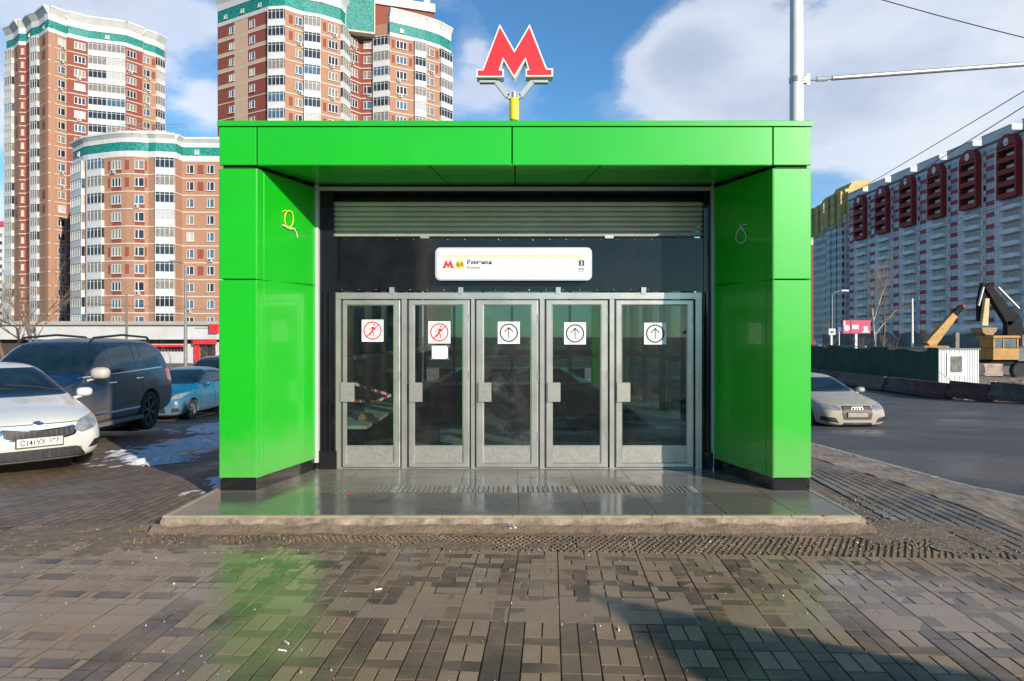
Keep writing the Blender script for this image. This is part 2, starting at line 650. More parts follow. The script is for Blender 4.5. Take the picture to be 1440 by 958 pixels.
ASPH = wet_stone('wet_asphalt', (0.085, 0.078, 0.074), dry_rough=0.6, wet_rough=0.25, attr=False, wscale=0.35, dirtcol=(0.085, 0.078, 0.072), bscale=120, bstr=0.6)
LAND = pbr('far_ground', (0.12, 0.11, 0.10), 0.9, var=0.3, vscale=0.1)
PEB = pbr('grit', (0.26, 0.22, 0.18), 0.8, var=0.4, vscale=40)

BRO = brick_mat('orange_brick', (0.31, 0.15, 0.09), (0.37, 0.19, 0.12), (0.38, 0.25, 0.18))
BRR = brick_mat('red_brick', (0.20, 0.042, 0.026), (0.26, 0.06, 0.038), (0.25, 0.09, 0.065))
BRB = brick_mat('beige_brick', (0.50, 0.33, 0.21), (0.56, 0.39, 0.26), (0.55, 0.42, 0.32))
CREAM = pbr('cream_render', (0.58, 0.52, 0.44), 0.8, var=0.06, vscale=0.5)
BWHITE = pbr('white_balcony_panel', (0.56, 0.56, 0.55), 0.6, var=0.08, vscale=0.6)
WFRAME = pbr('white_window_frame', (0.62, 0.62, 0.60), 0.4)
TEAL = pbr('teal_mosaic', (0.01, 0.20, 0.17), 0.6, var=0.75, vscale=3.5)
WG1 = pbr('window_glass_dark', (0.02, 0.025, 0.035), 0.06, spec=0.8)
WG2 = pbr('window_glass_curtain', (0.20, 0.18, 0.155), 0.15, var=0.6, vscale=4, spec=0.8)
WG3 = pbr('window_glass_blue', (0.05, 0.10, 0.16), 0.05, var=0.7, vscale=3, spec=1.0, coat=1.0)
WG4 = pbr('window_glass_bright', (0.42, 0.42, 0.41), 0.12, var=0.1, vscale=3)  # pale panes: bright sun reflection put into their colour
GLV = [WG1, WG2, WG3, WG4]
ACM = pbr('aircon_case', (0.40, 0.38, 0.35), 0.6, var=0.3, vscale=3)
PANELG = pbr('grey_panel', (0.76, 0.69, 0.66), 0.85, var=0.16, vscale=0.35)
PANELL = pbr('pale_balcony', (0.86, 0.80, 0.77), 0.8, var=0.12, vscale=0.6)
MAROON = pbr('maroon_panel', (0.42, 0.05, 0.075), 0.7, var=0.15, vscale=1)
REDBX = pbr('dark_red_balcony', (0.30, 0.022, 0.018), 0.7, var=0.15, vscale=1)
OCHRE = pbr('ochre_panel', (0.55, 0.40, 0.14), 0.8, var=0.2, vscale=0.4)

# ------------------------------------------------------------ ground
def sheet(name, x0, x1, y0, y1, nx, ny, zf, mat, jag=None):
    mb = MB()
    idx = {}
    for j in range(ny + 1):
        for i in range(nx + 1):
            x = x0 + (x1 - x0) * i / nx
            y = y0 + (y1 - y0) * j / ny
            idx[i, j] = mb.vert((x + ROT * y, y, zf(x + ROT * y, y)))
    for j in range(ny):
        for i in range(nx):
            mb.face((idx[i, j], idx[i + 1, j], idx[i + 1, j + 1], idx[i, j + 1]))
    return structure(name, mb, mat, smooth=True, fix=False)


KX = 4.98   # kerb line (at y = 0, runs along (ROT, 1))
mb = MB()
R_ = 4500
mb.poly([(-R_, 36.8, -1.86), (R_, 36.8, -1.86), (R_, R_, -1.86), (-R_, R_, -1.86)])
mb.poly([(-R_, -R_, -0.37), (R_, -R_, -0.37), (R_, 8.5, -0.37), (-R_, 8.5, -0.37)])
mb.poly([(-R_, 8.5, -0.37), (R_, 8.5, -0.37), (R_, 36.8, -1.86), (-R_, 36.8, -1.86)])
structure('ground', mb, LAND, fix=False)
sheet('pavement', -95, KX, -30, 84, 110, 150, lambda x, y: tz(x, y) - 0.014 - (0.0 if x > -4 else 0.0), YARD)
sheet('road', KX + 0.14, 24, -30, 80, 20, 110, lambda x, y: tz(x, y) - 0.045, ASPH)

mb = MB()
for k in range(-20, 60):
    y0, y1 = k * 1.0 + 0.006, k * 1.0 + 0.994
    w0, w1 = KX + ROT * y0, KX + ROT * y1
    e = rnd.uniform(-.008, .008)
    zz = tz(w0, y0) + e - .012, tz(w1, y1) + e - .012
    vs = [mb.vert(p) for p in ((w0, y0, zz[0] - .3), (w0 + .15, y0, zz[0] - .3), (w1 + .15, y1, zz[1] - .3), (w1, y1, zz[1] - .3),
                               (w0, y0, zz[0] + .004), (w0 + .12, y0, zz[0] + .004), (w1 + .12, y1, zz[1] + .004), (w1, y1, zz[1] + .004),
                               (w0 + .15, y0, zz[0] - .012), (w1 + .15, y1, zz[1] - .012))]
    for q in ((4, 5, 6, 7), (5, 8, 9, 6), (8, 1, 2, 9), (0, 3, 7, 4), (0, 4, 5, 8, 1), (3, 2, 9, 6, 7)):
        mb.face([vs[i] for i in q])
structure('kerb', mb, CONC)

# block paving: every stone is modelled in one mesh
class Stones:
    def __init__(s):
        s.mb, s.tone = MB(), []

    def add(s, u, v, w, d, tone, gap=0.006, h=0.0, ch=0.003, z=None, depth=0.016):
        """stone with lower-left (u, v) in paving coordinates"""
        tilt = rnd.uniform(-.0012, .0012), rnd.uniform(-.0012, .0012)
        hz = h + rnd.uniform(-.0012, .0012)
        t = rnd.uniform(0.90, 1.10)
        col = tuple(c * t for c in tone)
        a, b = gap / 2, gap / 2 + ch
        rings = []
        for ins, dz in ((a, -depth), (a, -ch), (b, 0.0)):
            r = []
            for (cu, cv) in ((u + ins, v + ins), (u + w - ins, v + ins), (u + w - ins, v + d - ins), (u + ins, v + d - ins)):
                x, y = cu + ROT * cv, cv - ROT * cu
                zb = tz(x, y) if z is None else z
                r.append(s.mb.vert((x, y, zb + hz + dz + tilt[0] * (cu - u) / w + tilt[1] * (cv - v) / d)))
            rings.append(r)
        n0 = len(s.mb.f)
        for k in range(2):
            for j in range(4):
                s.mb.face((rings[k][j], rings[k][(j + 1) % 4], rings[k + 1][(j + 1) % 4], rings[k + 1][j]))
        s.mb.face(rings[2])
        dk = tuple(c * .38 for c in col)      # silt that sits in the joints
        s.tone += [dk] * (len(s.mb.f) - n0 - 1) + [col]

    def build(s, name, mat):
        me = s.mb.mesh(name, [mat], fix=False)
        ca = me.color_attributes.new('tone', 'FLOAT_COLOR', 'CORNER')
        data = []
        for p, c in zip(me.polygons, s.tone):
            data += [c[0], c[1], c[2], 1.0] * len(p.vertices)
        ca.data.foreach_set('color', data)
        o = bpy.data.objects.new(name, me)
        COL.objects.link(o)
        o['kind'] = 'structure'
        return o


TB = (0.36, 0.25, 0.155)
TD = (0.085, 0.066, 0.052)
TL = (0.34, 0.245, 0.165)
TM = (0.325, 0.235, 0.158)
st = Stones()
U0, U1 = -6.2, 4.86
UA = -2.35       # left edge of the brick carpet
v = 1.9
# carpet of small bricks in the foreground
nu = int((U1 - UA) / 0.4)
for i in range(nu + 1):
    u = UA + i * 0.4
    for k in range(-4, 7):
        vv = 3.95 - (k + 1) * 0.3
        if vv < 1.8:
            continue
        for c in (0, 1):
            st.add(u + c * 0.1, vv + 0.0, 0.1, 0.2 if (k + c) % 2 else 0.2, TD)
            st.add(u + c * 0.1, vv + 0.2, 0.1, 0.1, TD)
        st.add(u + 0.2, vv, 0.2, 0.1, TD)
        st.add(u + 0.2, vv + 0.1, 0.1, 0.2, TB)
        st.add(u + 0.3, vv + 0.1, 0.1, 0.2, TB)
# smooth slab band
for i in range(int((U1 - UA) / 0.3)):
    for k in range(2):
        st.add(UA + i * 0.3, 3.95 + k * 0.2, 0.3, 0.2, TL if rnd.random() < .8 else TM, gap=0.004, ch=0.002)
# patterned field: pale bricks round a dark inset
def field(u, v):
    st.add(u, v, 0.1, 0.1, TL)
    st.add(u + .1, v, 0.2, 0.1, TM)
    st.add(u + .05, v + .1, 0.2, 0.1, TD)
    st.add(u, v + .1, 0.05, 0.1, TL, ch=.002)
    st.add(u + .25, v + .1, 0.05, 0.1, TL, ch=.002)
    st.add(u, v + .2, 0.2, 0.1, TM)
    st.add(u + .2, v + .2, 0.1, 0.1, TL)
for i in range(int((U1 - UA) / 0.3)):
    for k in range(3):
        field(UA + i * 0.3, 4.36 + k * 0.3)
for i in range(13):
    for k in range(12):
        vv = 1.66 + k * 0.3
        if k % 4 == 3:
            for q in range(1):
                st.add(UA - (i + 1) * 0.3, vv, 0.3, 0.15, TL, gap=.004)
                st.add(UA - (i + 1) * 0.3, vv + .15, 0.3, 0.15, TL, gap=.004)
        else:
            field(UA - (i + 1) * 0.3, vv)
# long guide slabs running back along the right side
for i in range(9):
    for k in range(26):
        vv = 5.27 + k * 0.3 + (0.15 if i % 2 else 0)
        st.add(3.05 + i * 0.105, vv, 0.105, 0.3, (0.12, 0.113, 0.107), gap=0.016, ch=0.006)
st.build('block_paving', PAVER)

ts = Stones()
for i in range(int(8.2 / 0.05)):
    for k in range(10):
        u = -4.6 + i * 0.05 + (0.025 if k % 2 else 0)
        ts.add(u, 5.27 + k * 0.048, 0.05, 0.048, (0.22, 0.165, 0.115), gap=0.012, ch=0.008, depth=.010)
for i in range(int(7.6 / 0.2)):
    ts.add(-4.2 + i * 0.2, 5.755, 0.2, 0.1, (0.19, 0.165, 0.14), gap=0.008)
ts.build('tactile_paving', TACT)
# muddy verge between the guide slabs and the kerb
mb = MB()
nx, ny = 60, 140
ids = {}
for j in range(ny + 1):
    for i in range(nx + 1):
        u = 4.0 + 0.98 * i / nx
        vv = 4.9 + 12 * j / ny
        x, y = u + ROT * vv, vv
        h = noise.noise(Vector((x * 3, y * 3, 0))) * .022 + noise.noise(Vector((x * 11, y * 11, 3))) * .014 + noise.noise(Vector((x * 27, y * 27, 5))) * .007
        ids[i, j] = mb.vert((x, y, tz(x, y) + 0.004 + h * (0.3 if i in (0, nx) else 1)))
for j in range(ny):
    for i in range(nx):
        mb.face((ids[i, j], ids[i + 1, j], ids[i + 1, j + 1], ids[i, j + 1]))
structure('muddy_verge', mb, MUD, smooth=True, fix=False)

# grit and pebbles
def pebbles(name, n, region, smin, smax, mat, label, cat):
    mb = MB()
    for _ in range(n):
        x, y = region()
        s = rnd.uniform(smin, smax)
        z = tz(x, y)
        a = rnd.uniform(0, pi)
        q = [Vector((cos(a + j * pi / 2.5) * s * rnd.uniform(.6, 1), sin(a + j * pi / 2.5) * s * rnd.uniform(.6, 1), 0)) for j in range(5)]
        b = [mb.vert((x + p.x, y + p.y, z - .002)) for p in q]
        t = [mb.vert((x + p.x * .6, y + p.y * .6, z + s * rnd.uniform(.4, .9))) for p in q]
        for j in range(5):
            mb.face((b[j], b[(j + 1) % 5], t[(j + 1) % 5], t[j]))
        mb.face(t)
    o = part(name, mb, mat, fix=False)
    o['kind'] = 'stuff'
    o['label'] = label
    o['category'] = cat
    return o


def reg_all():
    r = rnd.random()
    if r < 0.35:
        return rnd.uniform(-5, 4.2), rnd.uniform(5.2, 5.85)
    if r < 0.7:
        y = rnd.uniform(4.5, 14)
        return rnd.uniform(4.1, 5.0) + ROT * y, y
    if r < 0.85:
        return rnd.uniform(3.0, 3.6), rnd.uniform(5.3, 7)
    return rnd.uniform(-6, 5), rnd.uniform(3, 6)


pebbles('grit', 3600, reg_all, .003, .011, PEB, 'loose brown grit and pebbles scattered over the paving', 'grit')
pebbles('pale_grit', 26, lambda: (rnd.uniform(-5, 5), rnd.uniform(3.2, 5.8)), .004, .010, PAPER, 'small pale scraps and chips scattered on the wet paving', 'litter')


# snow left along the parked cars
def snow(name, cx, cy, rx, ry, thr, seed, label, h=.05, rot=0.0, n=70, base=-.012):
    mb = MB()
    ids = {}
    def f(x, y):
        q = 1 - ((x / rx) ** 2 + (y / ry) ** 2)
        return q * .75 + noise.fractal(Vector((x * 4.5 + seed, y * 2.6, seed)), 1, 2, 6) * .95
    for j in range(n + 1):
        for i in range(n + 1):
            x = -rx * 1.2 + 2.4 * rx * i / n
            y = -ry * 1.2 + 2.4 * ry * j / n
            val = f(x, y) - thr
            X, Y = cx + x * cos(rot) - y * sin(rot), cy + x * sin(rot) + y * cos(rot)
            ids[i, j] = (val, mb.vert((X, Y, tz(X, Y) + base + min(h, max(0, val) * h * 1.3) + noise.noise(Vector((X * 9, Y * 9, 0))) * .006)))
    for j in range(n):
        for i in range(n):
            q = [ids[i, j], ids[i + 1, j], ids[i + 1, j + 1], ids[i, j + 1]]
            if max(a for a, b in q) > 0:
                mb.face([b for a, b in q])
    o = part(name, mb, SNOW, smooth=True, fix=False)
    o['kind'] = 'stuff'
    o['label'] = label
    o['category'] = 'snow'
    return o


snow('snow', -6.0, 13.6, .95, 3.6, .40, 3.1, 'strip of dirty snow on the ground beside the parked dark blue off-roader', .05, n=110)
snow('snow', -5.35, 10.6, .55, .5, .2, 8.3, 'small mound of dirty white snow behind the white car mirror', .10)
snow('snow', -6.9, 17.6, 1.2, 2.6, .25, 5.0, 'patch of thin snow by the teal car', .04)
snow('snow', -3.35, 8.4, .22, 1.3, .45, 1.2, 'little frozen snow along the left wall of the metro entrance', .02)

MUDF = pbr('drying_mud', (0.20, 0.14, 0.09), .75, var=.3, vscale=12, bump=.8, bscale=40)
SNOWM = SNOW
SNOW = MUDF
for args in ((-3.9, 5.55, 1.5, .42, .38, 2.2), (.6, 5.74, 3.4, .10, .30, 4.4), (3.35, 5.75, .75, .45, .15, 6.1), (-1.5, 5.38, 2.2, .16, .45, 9.9)):
    q = snow('mud', *args, 'film of drying brown mud over the paving by the platform', .006, n=110, base=.0015)
    q['category'] = 'mud'
SNOW = SNOWM

# ------------------------------------------------------------ metro entrance
YF, YD = 6.80, 7.92
SF, SD = F / YF, F / YD
def fx(px): return (px - CX) / SF
def fz(py): return CAMZ + (CY - py) / SF
def dx(px): return (px - CX) / SD
def dz(py): return CAMZ + (CY - py) / SD
PLZ = 0.118
XL, XR = fx(307.5), fx(1141)
XLi, XRi = fx(361), fx(1087)
XLb, XRb = dx(446), dx(1003)      # inner back edges of the splayed cheeks

mb = MB()
yb = 5.85
mb.box((-2.96, yb, -.1), (2.975, 17.2, PLZ - .004))
platform = structure('platform', mb, CONC)
# front riser with rough efflorescent render
RISER = pbr('stained_riser', (0.26, 0.205, 0.16), 0.85, var=0.6, vscale=7, bump=0.9, bscale=18, dirt=((0.15, 0.10, 0.065), .01, .085, .95, 9.0))
mb = MB()
n = 120
ids = {}
for i in range(n + 1):
    x = -3.0 + 6.02 * i / n
    for j, (yy, zz) in enumerate(((yb - .055, -.02), (yb - .045, .03), (yb - .03, .075), (yb - .004, .10))):
        w = noise.noise(Vector((x * 5, j * 3.3, 1))) * .012 + noise.noise(Vector((x * 17, j * 5, 2))) * .006
        ids[i, j] = mb.vert((x, yy + w * (0 if j == 3 else 1), zz))
for i in range(n):
    for j in range(3):
        mb.face((ids[i, j], ids[i + 1, j], ids[i + 1, j + 1], ids[i, j + 1]))
structure('platform_riser', mb, RISER, smooth=True)
mb = MB()
ids = {}
for i in range(201):
    x = -3.05 + 6.12 * i / 200
    for j in range(5):
        t = j / 4
        y = yb - .052 - t * (.11 + .05 * noise.noise(Vector((x * 2.3, 0, 5))))
        z = .048 * (1 - t) ** 1.6 * (1 + .7 * noise.noise(Vector((x * 4, t, 1)))) + .006 * (1 - t) + noise.noise(Vector((x * 22, t * 4, 2))) * .004 - .003 * t
        ids[i, j] = mb.vert((x, y + (.02 if j == 0 else 0), z))
for i in range(200):
    for j in range(4):
        mb.face((ids[i, j + 1], ids[i + 1, j + 1], ids[i + 1, j], ids[i, j]))
o = part('mud', mb, MUDF, smooth=True, fix=False)
o['kind'] = 'stuff'
o['label'] = 'low bank of brown mud packed against the foot of the platform step'
o['category'] = 'mud'
mb = MB()
EDGE = pbr('yellowed_edge_strip', (0.30, 0.255, 0.16), 0.4, var=0.2, vscale=8)
for k in range(10):
    mb.cbox((-2.99 + k * .5985, yb - .012, PLZ - .018), (-2.99 + (k + 1) * .5985 - .004, yb + .03, PLZ + .003), .004)
for s_ in (-1, 1):
    xa = -2.99 if s_ < 0 else 2.95
    mb.cbox((xa, yb + .032, PLZ - .036), (xa + .045, YF - .06 + 10, PLZ + .003), .004)
structure('platform_edging', mb, EDGE)
ss = Stones()
oldrot = ROT
ROT = 0.0
x0s = -2.94
rows = [(yb + .034, .42), (yb + .454, .42), (yb + .874, .30), (yb + 1.174, .42), (yb + 1.594, .60)]
for j, (yy, dd) in enumerate(rows):
    k = 0
    xx = x0s
    while xx < 2.93:
        w = min(0.60, 2.945 - xx)
        base = (0.15, 0.14, 0.128) if j < 2 else (0.24, 0.215, 0.18)
        if not (j == 2 and -1.9 < xx < 1.8):
            ss.add(xx, yy, w, dd, base, gap=.004, ch=.001, z=PLZ, depth=.028)
        else:
            nr = int(w / .05)
            for q in range(nr):
                for rr_ in range(2):
                    ss.add(xx + q * .05 + rr_ * .0, yy + rr_ * .15, .05, .15, (0.30, 0.26, 0.21), gap=.010, ch=.004, z=PLZ + .004, depth=.009)
        xx += w
ROT = oldrot
ss.build('platform_slabs', GRAN)

E = root('metro_entrance', 'bright green metro entrance portal with five glazed doors and black plinth', 'metro entrance', (0, YF, PLZ))
# cladding cassettes, each with a narrow shadow gap
def cassette(mb, pts, thick, nrm, gap=.006, ch=.004):
    """flat 4-corner panel; pts counter-clockwise seen from outside"""
    pts = [Vector(p) for p in pts]
    c = sum(pts, Vector()) / 4
    nrm = Vector(nrm).normalized()
    def inset(d):
        out = []
        for i in range(4):
            a = (pts[(i + 1) % 4] - pts[i]).normalized()
            b = (pts[i - 1] - pts[i]).normalized()
            out.append(pts[i] + (a + b) * d)
        return out
    r0 = [mb.vert(p - nrm * thick) for p in inset(gap)]
    r1 = [mb.vert(p - nrm * ch) for p in inset(gap)]
    r2 = [mb.vert(p) for p in inset(gap + ch)]
    for a, b in ((r0, r1), (r1, r2)):
        for j in range(4):
            mb.face((a[j], a[(j + 1) % 4], b[(j + 1) % 4], b[j]))
    mb.face(r2)


zT, zC, zB, zJ, zP = fz(170), fz(178), fz(233), fz(393), fz(673)
def rectf(mb, x0, x1, z0, z1, y=YF, gap=.006):
    cassette(mb, [(x0, y, z0), (x1, y, z0), (x1, y, z1), (x0, y, z1)], .03, (0, -1, 0), gap)
mb = MB()
for a, b in ((XL, XLi), (XLi, fx(720)), (fx(720), XRi), (XRi, XR)):
    rectf(mb, a, b, zB, zC)
pieces('lintel_panel', mb, GREEN, E)
mb = MB()
mb.cbox((XL - .012, YF - .012, zC + .003), (XR + .012, YF + .75, zT), .006)
part('roof_cap', mb, GREEN, E)
for side in (-1, 1):
    xo, xi, xb = (XL, XLi, XLb) if side < 0 else (XR, XRi, XRb)
    mb = MB()
    for z0, z1 in ((zP, zJ), (zJ, zB)):
        zt_ = z1 - (.024 if z1 == zB else .0)
        rectf(mb, min(xo, xi), max(xo, xi), z0, zt_)
        # splayed cheek, first a narrow return and then the wide panel
        ff = 0.10
        for f0, f1 in ((0.0, ff), (ff, 1.0)):
            ax, ay = xi + (xb - xi) * f0, YF + (YD - YF) * f0
            bx, by = xi + (xb - xi) * f1, YF + (YD - YF) * f1
            d = Vector((bx - ax, by - ay, 0))
            if side < 0:
                nrm = Vector((d.y, -d.x, 0))
                pts = [(ax, ay, z0), (bx, by, z0), (bx, by, zt_ + .045 * f1), (ax, ay, zt_ + .045 * f0)]
            else:
                nrm = Vector((-d.y, d.x, 0))
                pts = [(bx, by, z0), (ax, ay, z0), (ax, ay, zt_ + .045 * f0), (bx, by, zt_ + .045 * f1)]
            cassette(mb, pts, .02, nrm, .0035 if f1 < 1 else .005, ch=.0015)
        # outer side wall of the portal
        pts = [(xo, YF + .78, z0), (xo, YF, z0), (xo, YF, zt_), (xo, YF + .78, zt_)] if side < 0 else [(xo, YF, z0), (xo, YF + .78, z0), (xo, YF + .78, zt_), (xo, YF, zt_)]
        cassette(mb, pts, .02, (side, 0, 0))
    part('column_cladding', mb, GREEN, E)
    # dark backing behind the gaps
    mb = MB()
    pl = [(xo - side * .032, YF + .032), (xi + side * .0, YF + .032), (xb + side * .034, YD), (xb + side * .034, YD + .1), (xo - side * .032, YF + .78)]
    pl[1] = (xi + side * .034, YF + .034)
    mb.prism(pl, PLZ, zC - .01)
    part('column_core', mb, DARK, E)
    mb = MB()
    e = .012
    pl = [(xo - side * e, YF + e + .004), (xi + side * .012, YF + e + .004), (xb + side * .012, YD - .01), (xb + side * .2, YD - .01), (xo - side * e, YF + .77)]
    mb.prism(pl, PLZ + .001, zP - .004)
    part('plinth', mb, BLACKP, E)
# soffit: sloping slightly up towards the doors
mb = MB()
zs0, zs1 = zB, dz(259)
for k in range(6):
    a0, a1 = XLi + (XRi - XLi) * k / 6, XLi + (XRi - XLi) * (k + 1) / 6
    b0, b1 = XLb + (XRb - XLb) * k / 6, XLb + (XRb - XLb) * (k + 1) / 6
    cassette(mb, [(b0, YD + .05, zs1), (b1, YD + .05, zs1), (a1, YF + .002, zs0), (a0, YF + .002, zs0)], .02, (0, 0, -1), .006)
pieces('soffit_panel', mb, GREEN, E)
mb = MB()
mb.box((XLi - .05, YF + .033, zs1 + .03), (XRi + .05, YD + .6, zC - .012))
mb.box((XL + .033, YF + .033, zs1 + .035), (XR - .033, YF + .74, zC - .014))
mb.box((XL + .034, YF + .034, zB - .03), (XLi - .04, YF + .73, zs1 + .034))
mb.box((XRi + .04, YF + .034, zB - .03), (XR - .034, YF + .73, zs1 + .034))
part('lintel_core', mb, DARK, E)
mb = MB()
mb.box((dx(446), YD - .005, dz(268)), (dx(1004), YD + .03, dz(263)))
mb.box((dx(443.5), YD - .04, dz(650)), (dx(449), YD + .02, dz(261)))
mb.box((dx(1000), YD - .02, dz(655)), (dx(1003.5), YD + .03, dz(261)))
pieces('edge_trim', mb, TRIM, E)
# dark reveals beside and above the doors
YR = YD + .10
mb = MB()
mb.box((dx(448), YD + .02, PLZ), (dx(468), YR + .1, dz(264)))
mb.box((dx(991), YD + .03, PLZ), (dx(1001), YR + .1, dz(264)))
mb.box((dx(440), YR + .12, dz(282)), (dx(1010), YR + .3, dz(240)))
pieces('dark_reveal', mb, BLACKG, E)
mb = MB()
for a, b in ((462.5, 464.5), (455, 456.5), (993, 995)):
    mb.box((dx(a), YD - .004, dz(652)), (dx(b), YD + .02, dz(410)))
mb.box((dx(449), YD - .02, dz(662)), (dx(474), YD + .018, dz(634)))
mb.box((dx(990), YD - .02, dz(664)), (dx(1002), YD + .018, dz(636)))
pieces('reveal_rail', mb, [BLACKP], E)
# raised roller shutter
mb = MB()
zsh0, zsh1 = dz(331.5), dz(281)
ns = 7
for k in range(ns):
    a = zsh0 + (zsh1 - zsh0) * k / ns
    b = zsh0 + (zsh1 - zsh0) * (k + 1) / ns
    m_ = (a + b) / 2
    prof = [(YR + .010, a + .003), (YR - .004, a + .014), (YR - .008, m_), (YR - .004, b - .010), (YR + .010, b - .001), (YR + .02, b - .001), (YR + .02, a + .003)]
    aa = [mb.vert((dx(466), p, z)) for p, z in prof]
    bb = [mb.vert((dx(991.5), p, z)) for p, z in prof]
    for j in range(len(prof)):
        mb.face((aa[j], aa[(j + 1) % 7], bb[(j + 1) % 7], bb[j]))
part('roller_shutter', mb, SHUT, E)
mb = MB()
mb.box((dx(463), YR - .012, dz(410)), (dx(466), YR + .03, dz(281)))
mb.box((dx(991.5), YR - .012, dz(410)), (dx(995), YR + .03, dz(281)))
pieces('shutter_guide', mb, BLKPL, E)
# black glass transom with clips and screws
mb = MB()
for a, b in ((470, 977.5), ):
    mb.box((dx(477), YD + .03, dz(409.5)), (dx(980), YD + .05, dz(334)))
mb.box((dx(467), YD + .045, dz(411)), (dx(476), YD + .06, dz(334)))
mb.box((dx(981), YD + .045, dz(411)), (dx(991), YD + .06, dz(334)))
pieces('transom_glass', mb, BLACKG, E)
mb = MB()
for px in (551, 648, 785, 905):
    mb.cbox((dx(px - 3.4), YD - .012, dz(413.5)), (dx(px + 3.4), YD + .032, dz(404)), .003)
for px in (597, 857):
    mb.cbox((dx(px - 6), YD + .01, dz(335)), (dx(px + 6), YD + .034, dz(330.5)), .002)
pieces('glass_clip', mb, ALU, E)
mb = MB()
for px in range(480, 980, 24):
    mb.lathe([(0.003, 0), (0.003, -.003), (0, -.004)], 8, 'y', (dx(px), YD + .029, dz(407.5)))
    mb.lathe([(0.003, 0), (0.003, -.003), (0, -.004)], 8, 'y', (dx(px + 5), YD + .029, dz(336.5)))
pieces('screw', mb, ALU, E)
# door wall: head rail, mullions
mb = MB()
zh0, zh1 = dz(420.5), dz(411.5)
zd0 = PLZ + .012
mb.cbox((dx(472), YD + .0, zh0), (dx(987), YD + .07, zh1), .003)
for a, b in ((472, 479), (564.7, 571.8), (662.3, 667.3), (759.2, 765.6), (857.5, 863.8), (978.2, 987)):
    mb.box((dx(a), YD + .004, PLZ + .002), (dx(b), YD + .068, zh0 - .002))
part('door_frame', mb, ALU, E)
mb = MB()
for a, b in ((472, 479), (564.7, 571.8), (662.3, 667.3), (759.2, 765.6), (857.5, 863.8), (978.2, 987)):
    for s_ in (-1, 1):
        xx = dx(a) - .001 if s_ < 0 else dx(b) + .001
        mb.box((xx, YD + .030, PLZ + .012), (xx + s_ * .024, YD + .06, zh0 - .003))
pieces('door_gap', mb, BLKPL, E)
mb = MB()
mb.box((dx(472), YD + .02, PLZ + .0005), (dx(987), YD + .1, PLZ + .011))
part('threshold', mb, ALUD, E)

doors = [(481.3, 562.3, 487, 552.6, (479.5, 498.5), GLASS), (574.6, 660, 583, 650, (576, 594), GLASS), (669.6, 757, 680.6, 745.7, (673, 691), GLASSD),
         (768, 855, 777.6, 844, (770, 788), GLASS), (866.3, 976, 875.5, 966, (867.5, 886), GLASS)]
doorobjs = []
for k, (a, b, ga, gb, hp, gm) in enumerate(doors):
    gz1, gz0, lz1, lz0, kz0 = dz(429.5), dz(627), dz(422), PLZ + .016, dz(651)
    ya, ybk = YD + .012, YD + .056
    mb = MB()
    X0, X1, G0, G1 = dx(a), dx(b), dx(ga), dx(gb)
    # mitred leaf frame
    for (p0, p1, q0, q1) in (((X0, lz0), (X0, lz1), (G0, kz0), (G0, gz1)), ((X1, lz1), (X1, lz0), (G1, gz1), (G1, kz0)),
                             ((X0, lz1), (X1, lz1), (G0, gz1), (G1, gz1)), ((X1, lz0), (X0, lz0), (G1, kz0), (G0, kz0))):
        o_ = [mb.vert((p[0], ya + .006, p[1])) for p in (p0, p1)]
        b_ = [mb.vert((p[0], ybk, p[1])) for p in (p0, p1)]
        def lerp(p, q, t): return (p[0] + (q[0] - p[0]) * t, p[1] + (q[1] - p[1]) * t)
        m1 = [mb.vert((lerp(p, q, .12)[0], ya, lerp(p, q, .12)[1])) for p, q in ((p0, q0), (p1, q1))]
        m2 = [mb.vert((lerp(p, q, .80)[0], ya, lerp(p, q, .80)[1])) for p, q in ((p0, q0), (p1, q1))]
        m3 = [mb.vert((q[0], ya + .012, q[1])) for q in (q0, q1)]
        m4 = [mb.vert((q[0], ybk, q[1])) for q in (q0, q1)]
        chain = [b_, o_, m1, m2, m3, m4]
        for r0, r1 in zip(chain, chain[1:]):
            mb.face((r0[0], r0[1], r1[1], r1[0]))
        mb.face((m4[0], m4[1], b_[1], b_[0]))
    D = part('door', mb, ALU, E, label=['glazed metal door with a no-entry sticker', 'glazed metal door with a no-entry sticker and a paper note', 'glazed metal door with a dusty pane and arrow sticker', 'glazed metal door with a clear pane and arrow sticker', 'widest glazed metal door with arrow sticker'][k])
    mb = MB()
    mb.box((G0, ya + .016, kz0), (G1, ybk - .01, gz0 - .012))
    mb.box((G0, ya + .010, gz0 - .012), (G1, ybk - .006, gz0))
    part('kick_plate', mb, KICK, D)
    mb = MB()
    mb.box((G0 - .004, ya + .020, gz0), (G1 + .004, ya + .028, gz1 + .004))
    part('door_pane', mb, gm, D)
    mb = MB()
    mb.cbox((dx(hp[0]), ya - .03, dz(565)), (dx(hp[1]), ya - .004, dz(538)), .004)
    mb.box((dx(hp[0]) + .02, ya - .006, dz(560)), (dx(hp[0]) + .05, ya + .003, dz(543)))
    part('handle_plate', mb, KICK, D)
    mb = MB()
    for zz in (gz0 + .1, gz1 - .15, (gz0 + gz1) / 2):
        mb.tube([(X1 - .006, ya + .0, zz - .05), (X1 - .006, ya + .0, zz + .05)], .007, 8)
    pieces('hinge', mb, ALUD, D)
    doorobjs.append((D, X0, X1, G0, G1, ya))

# interior
mb = MB()
ib = 16.6
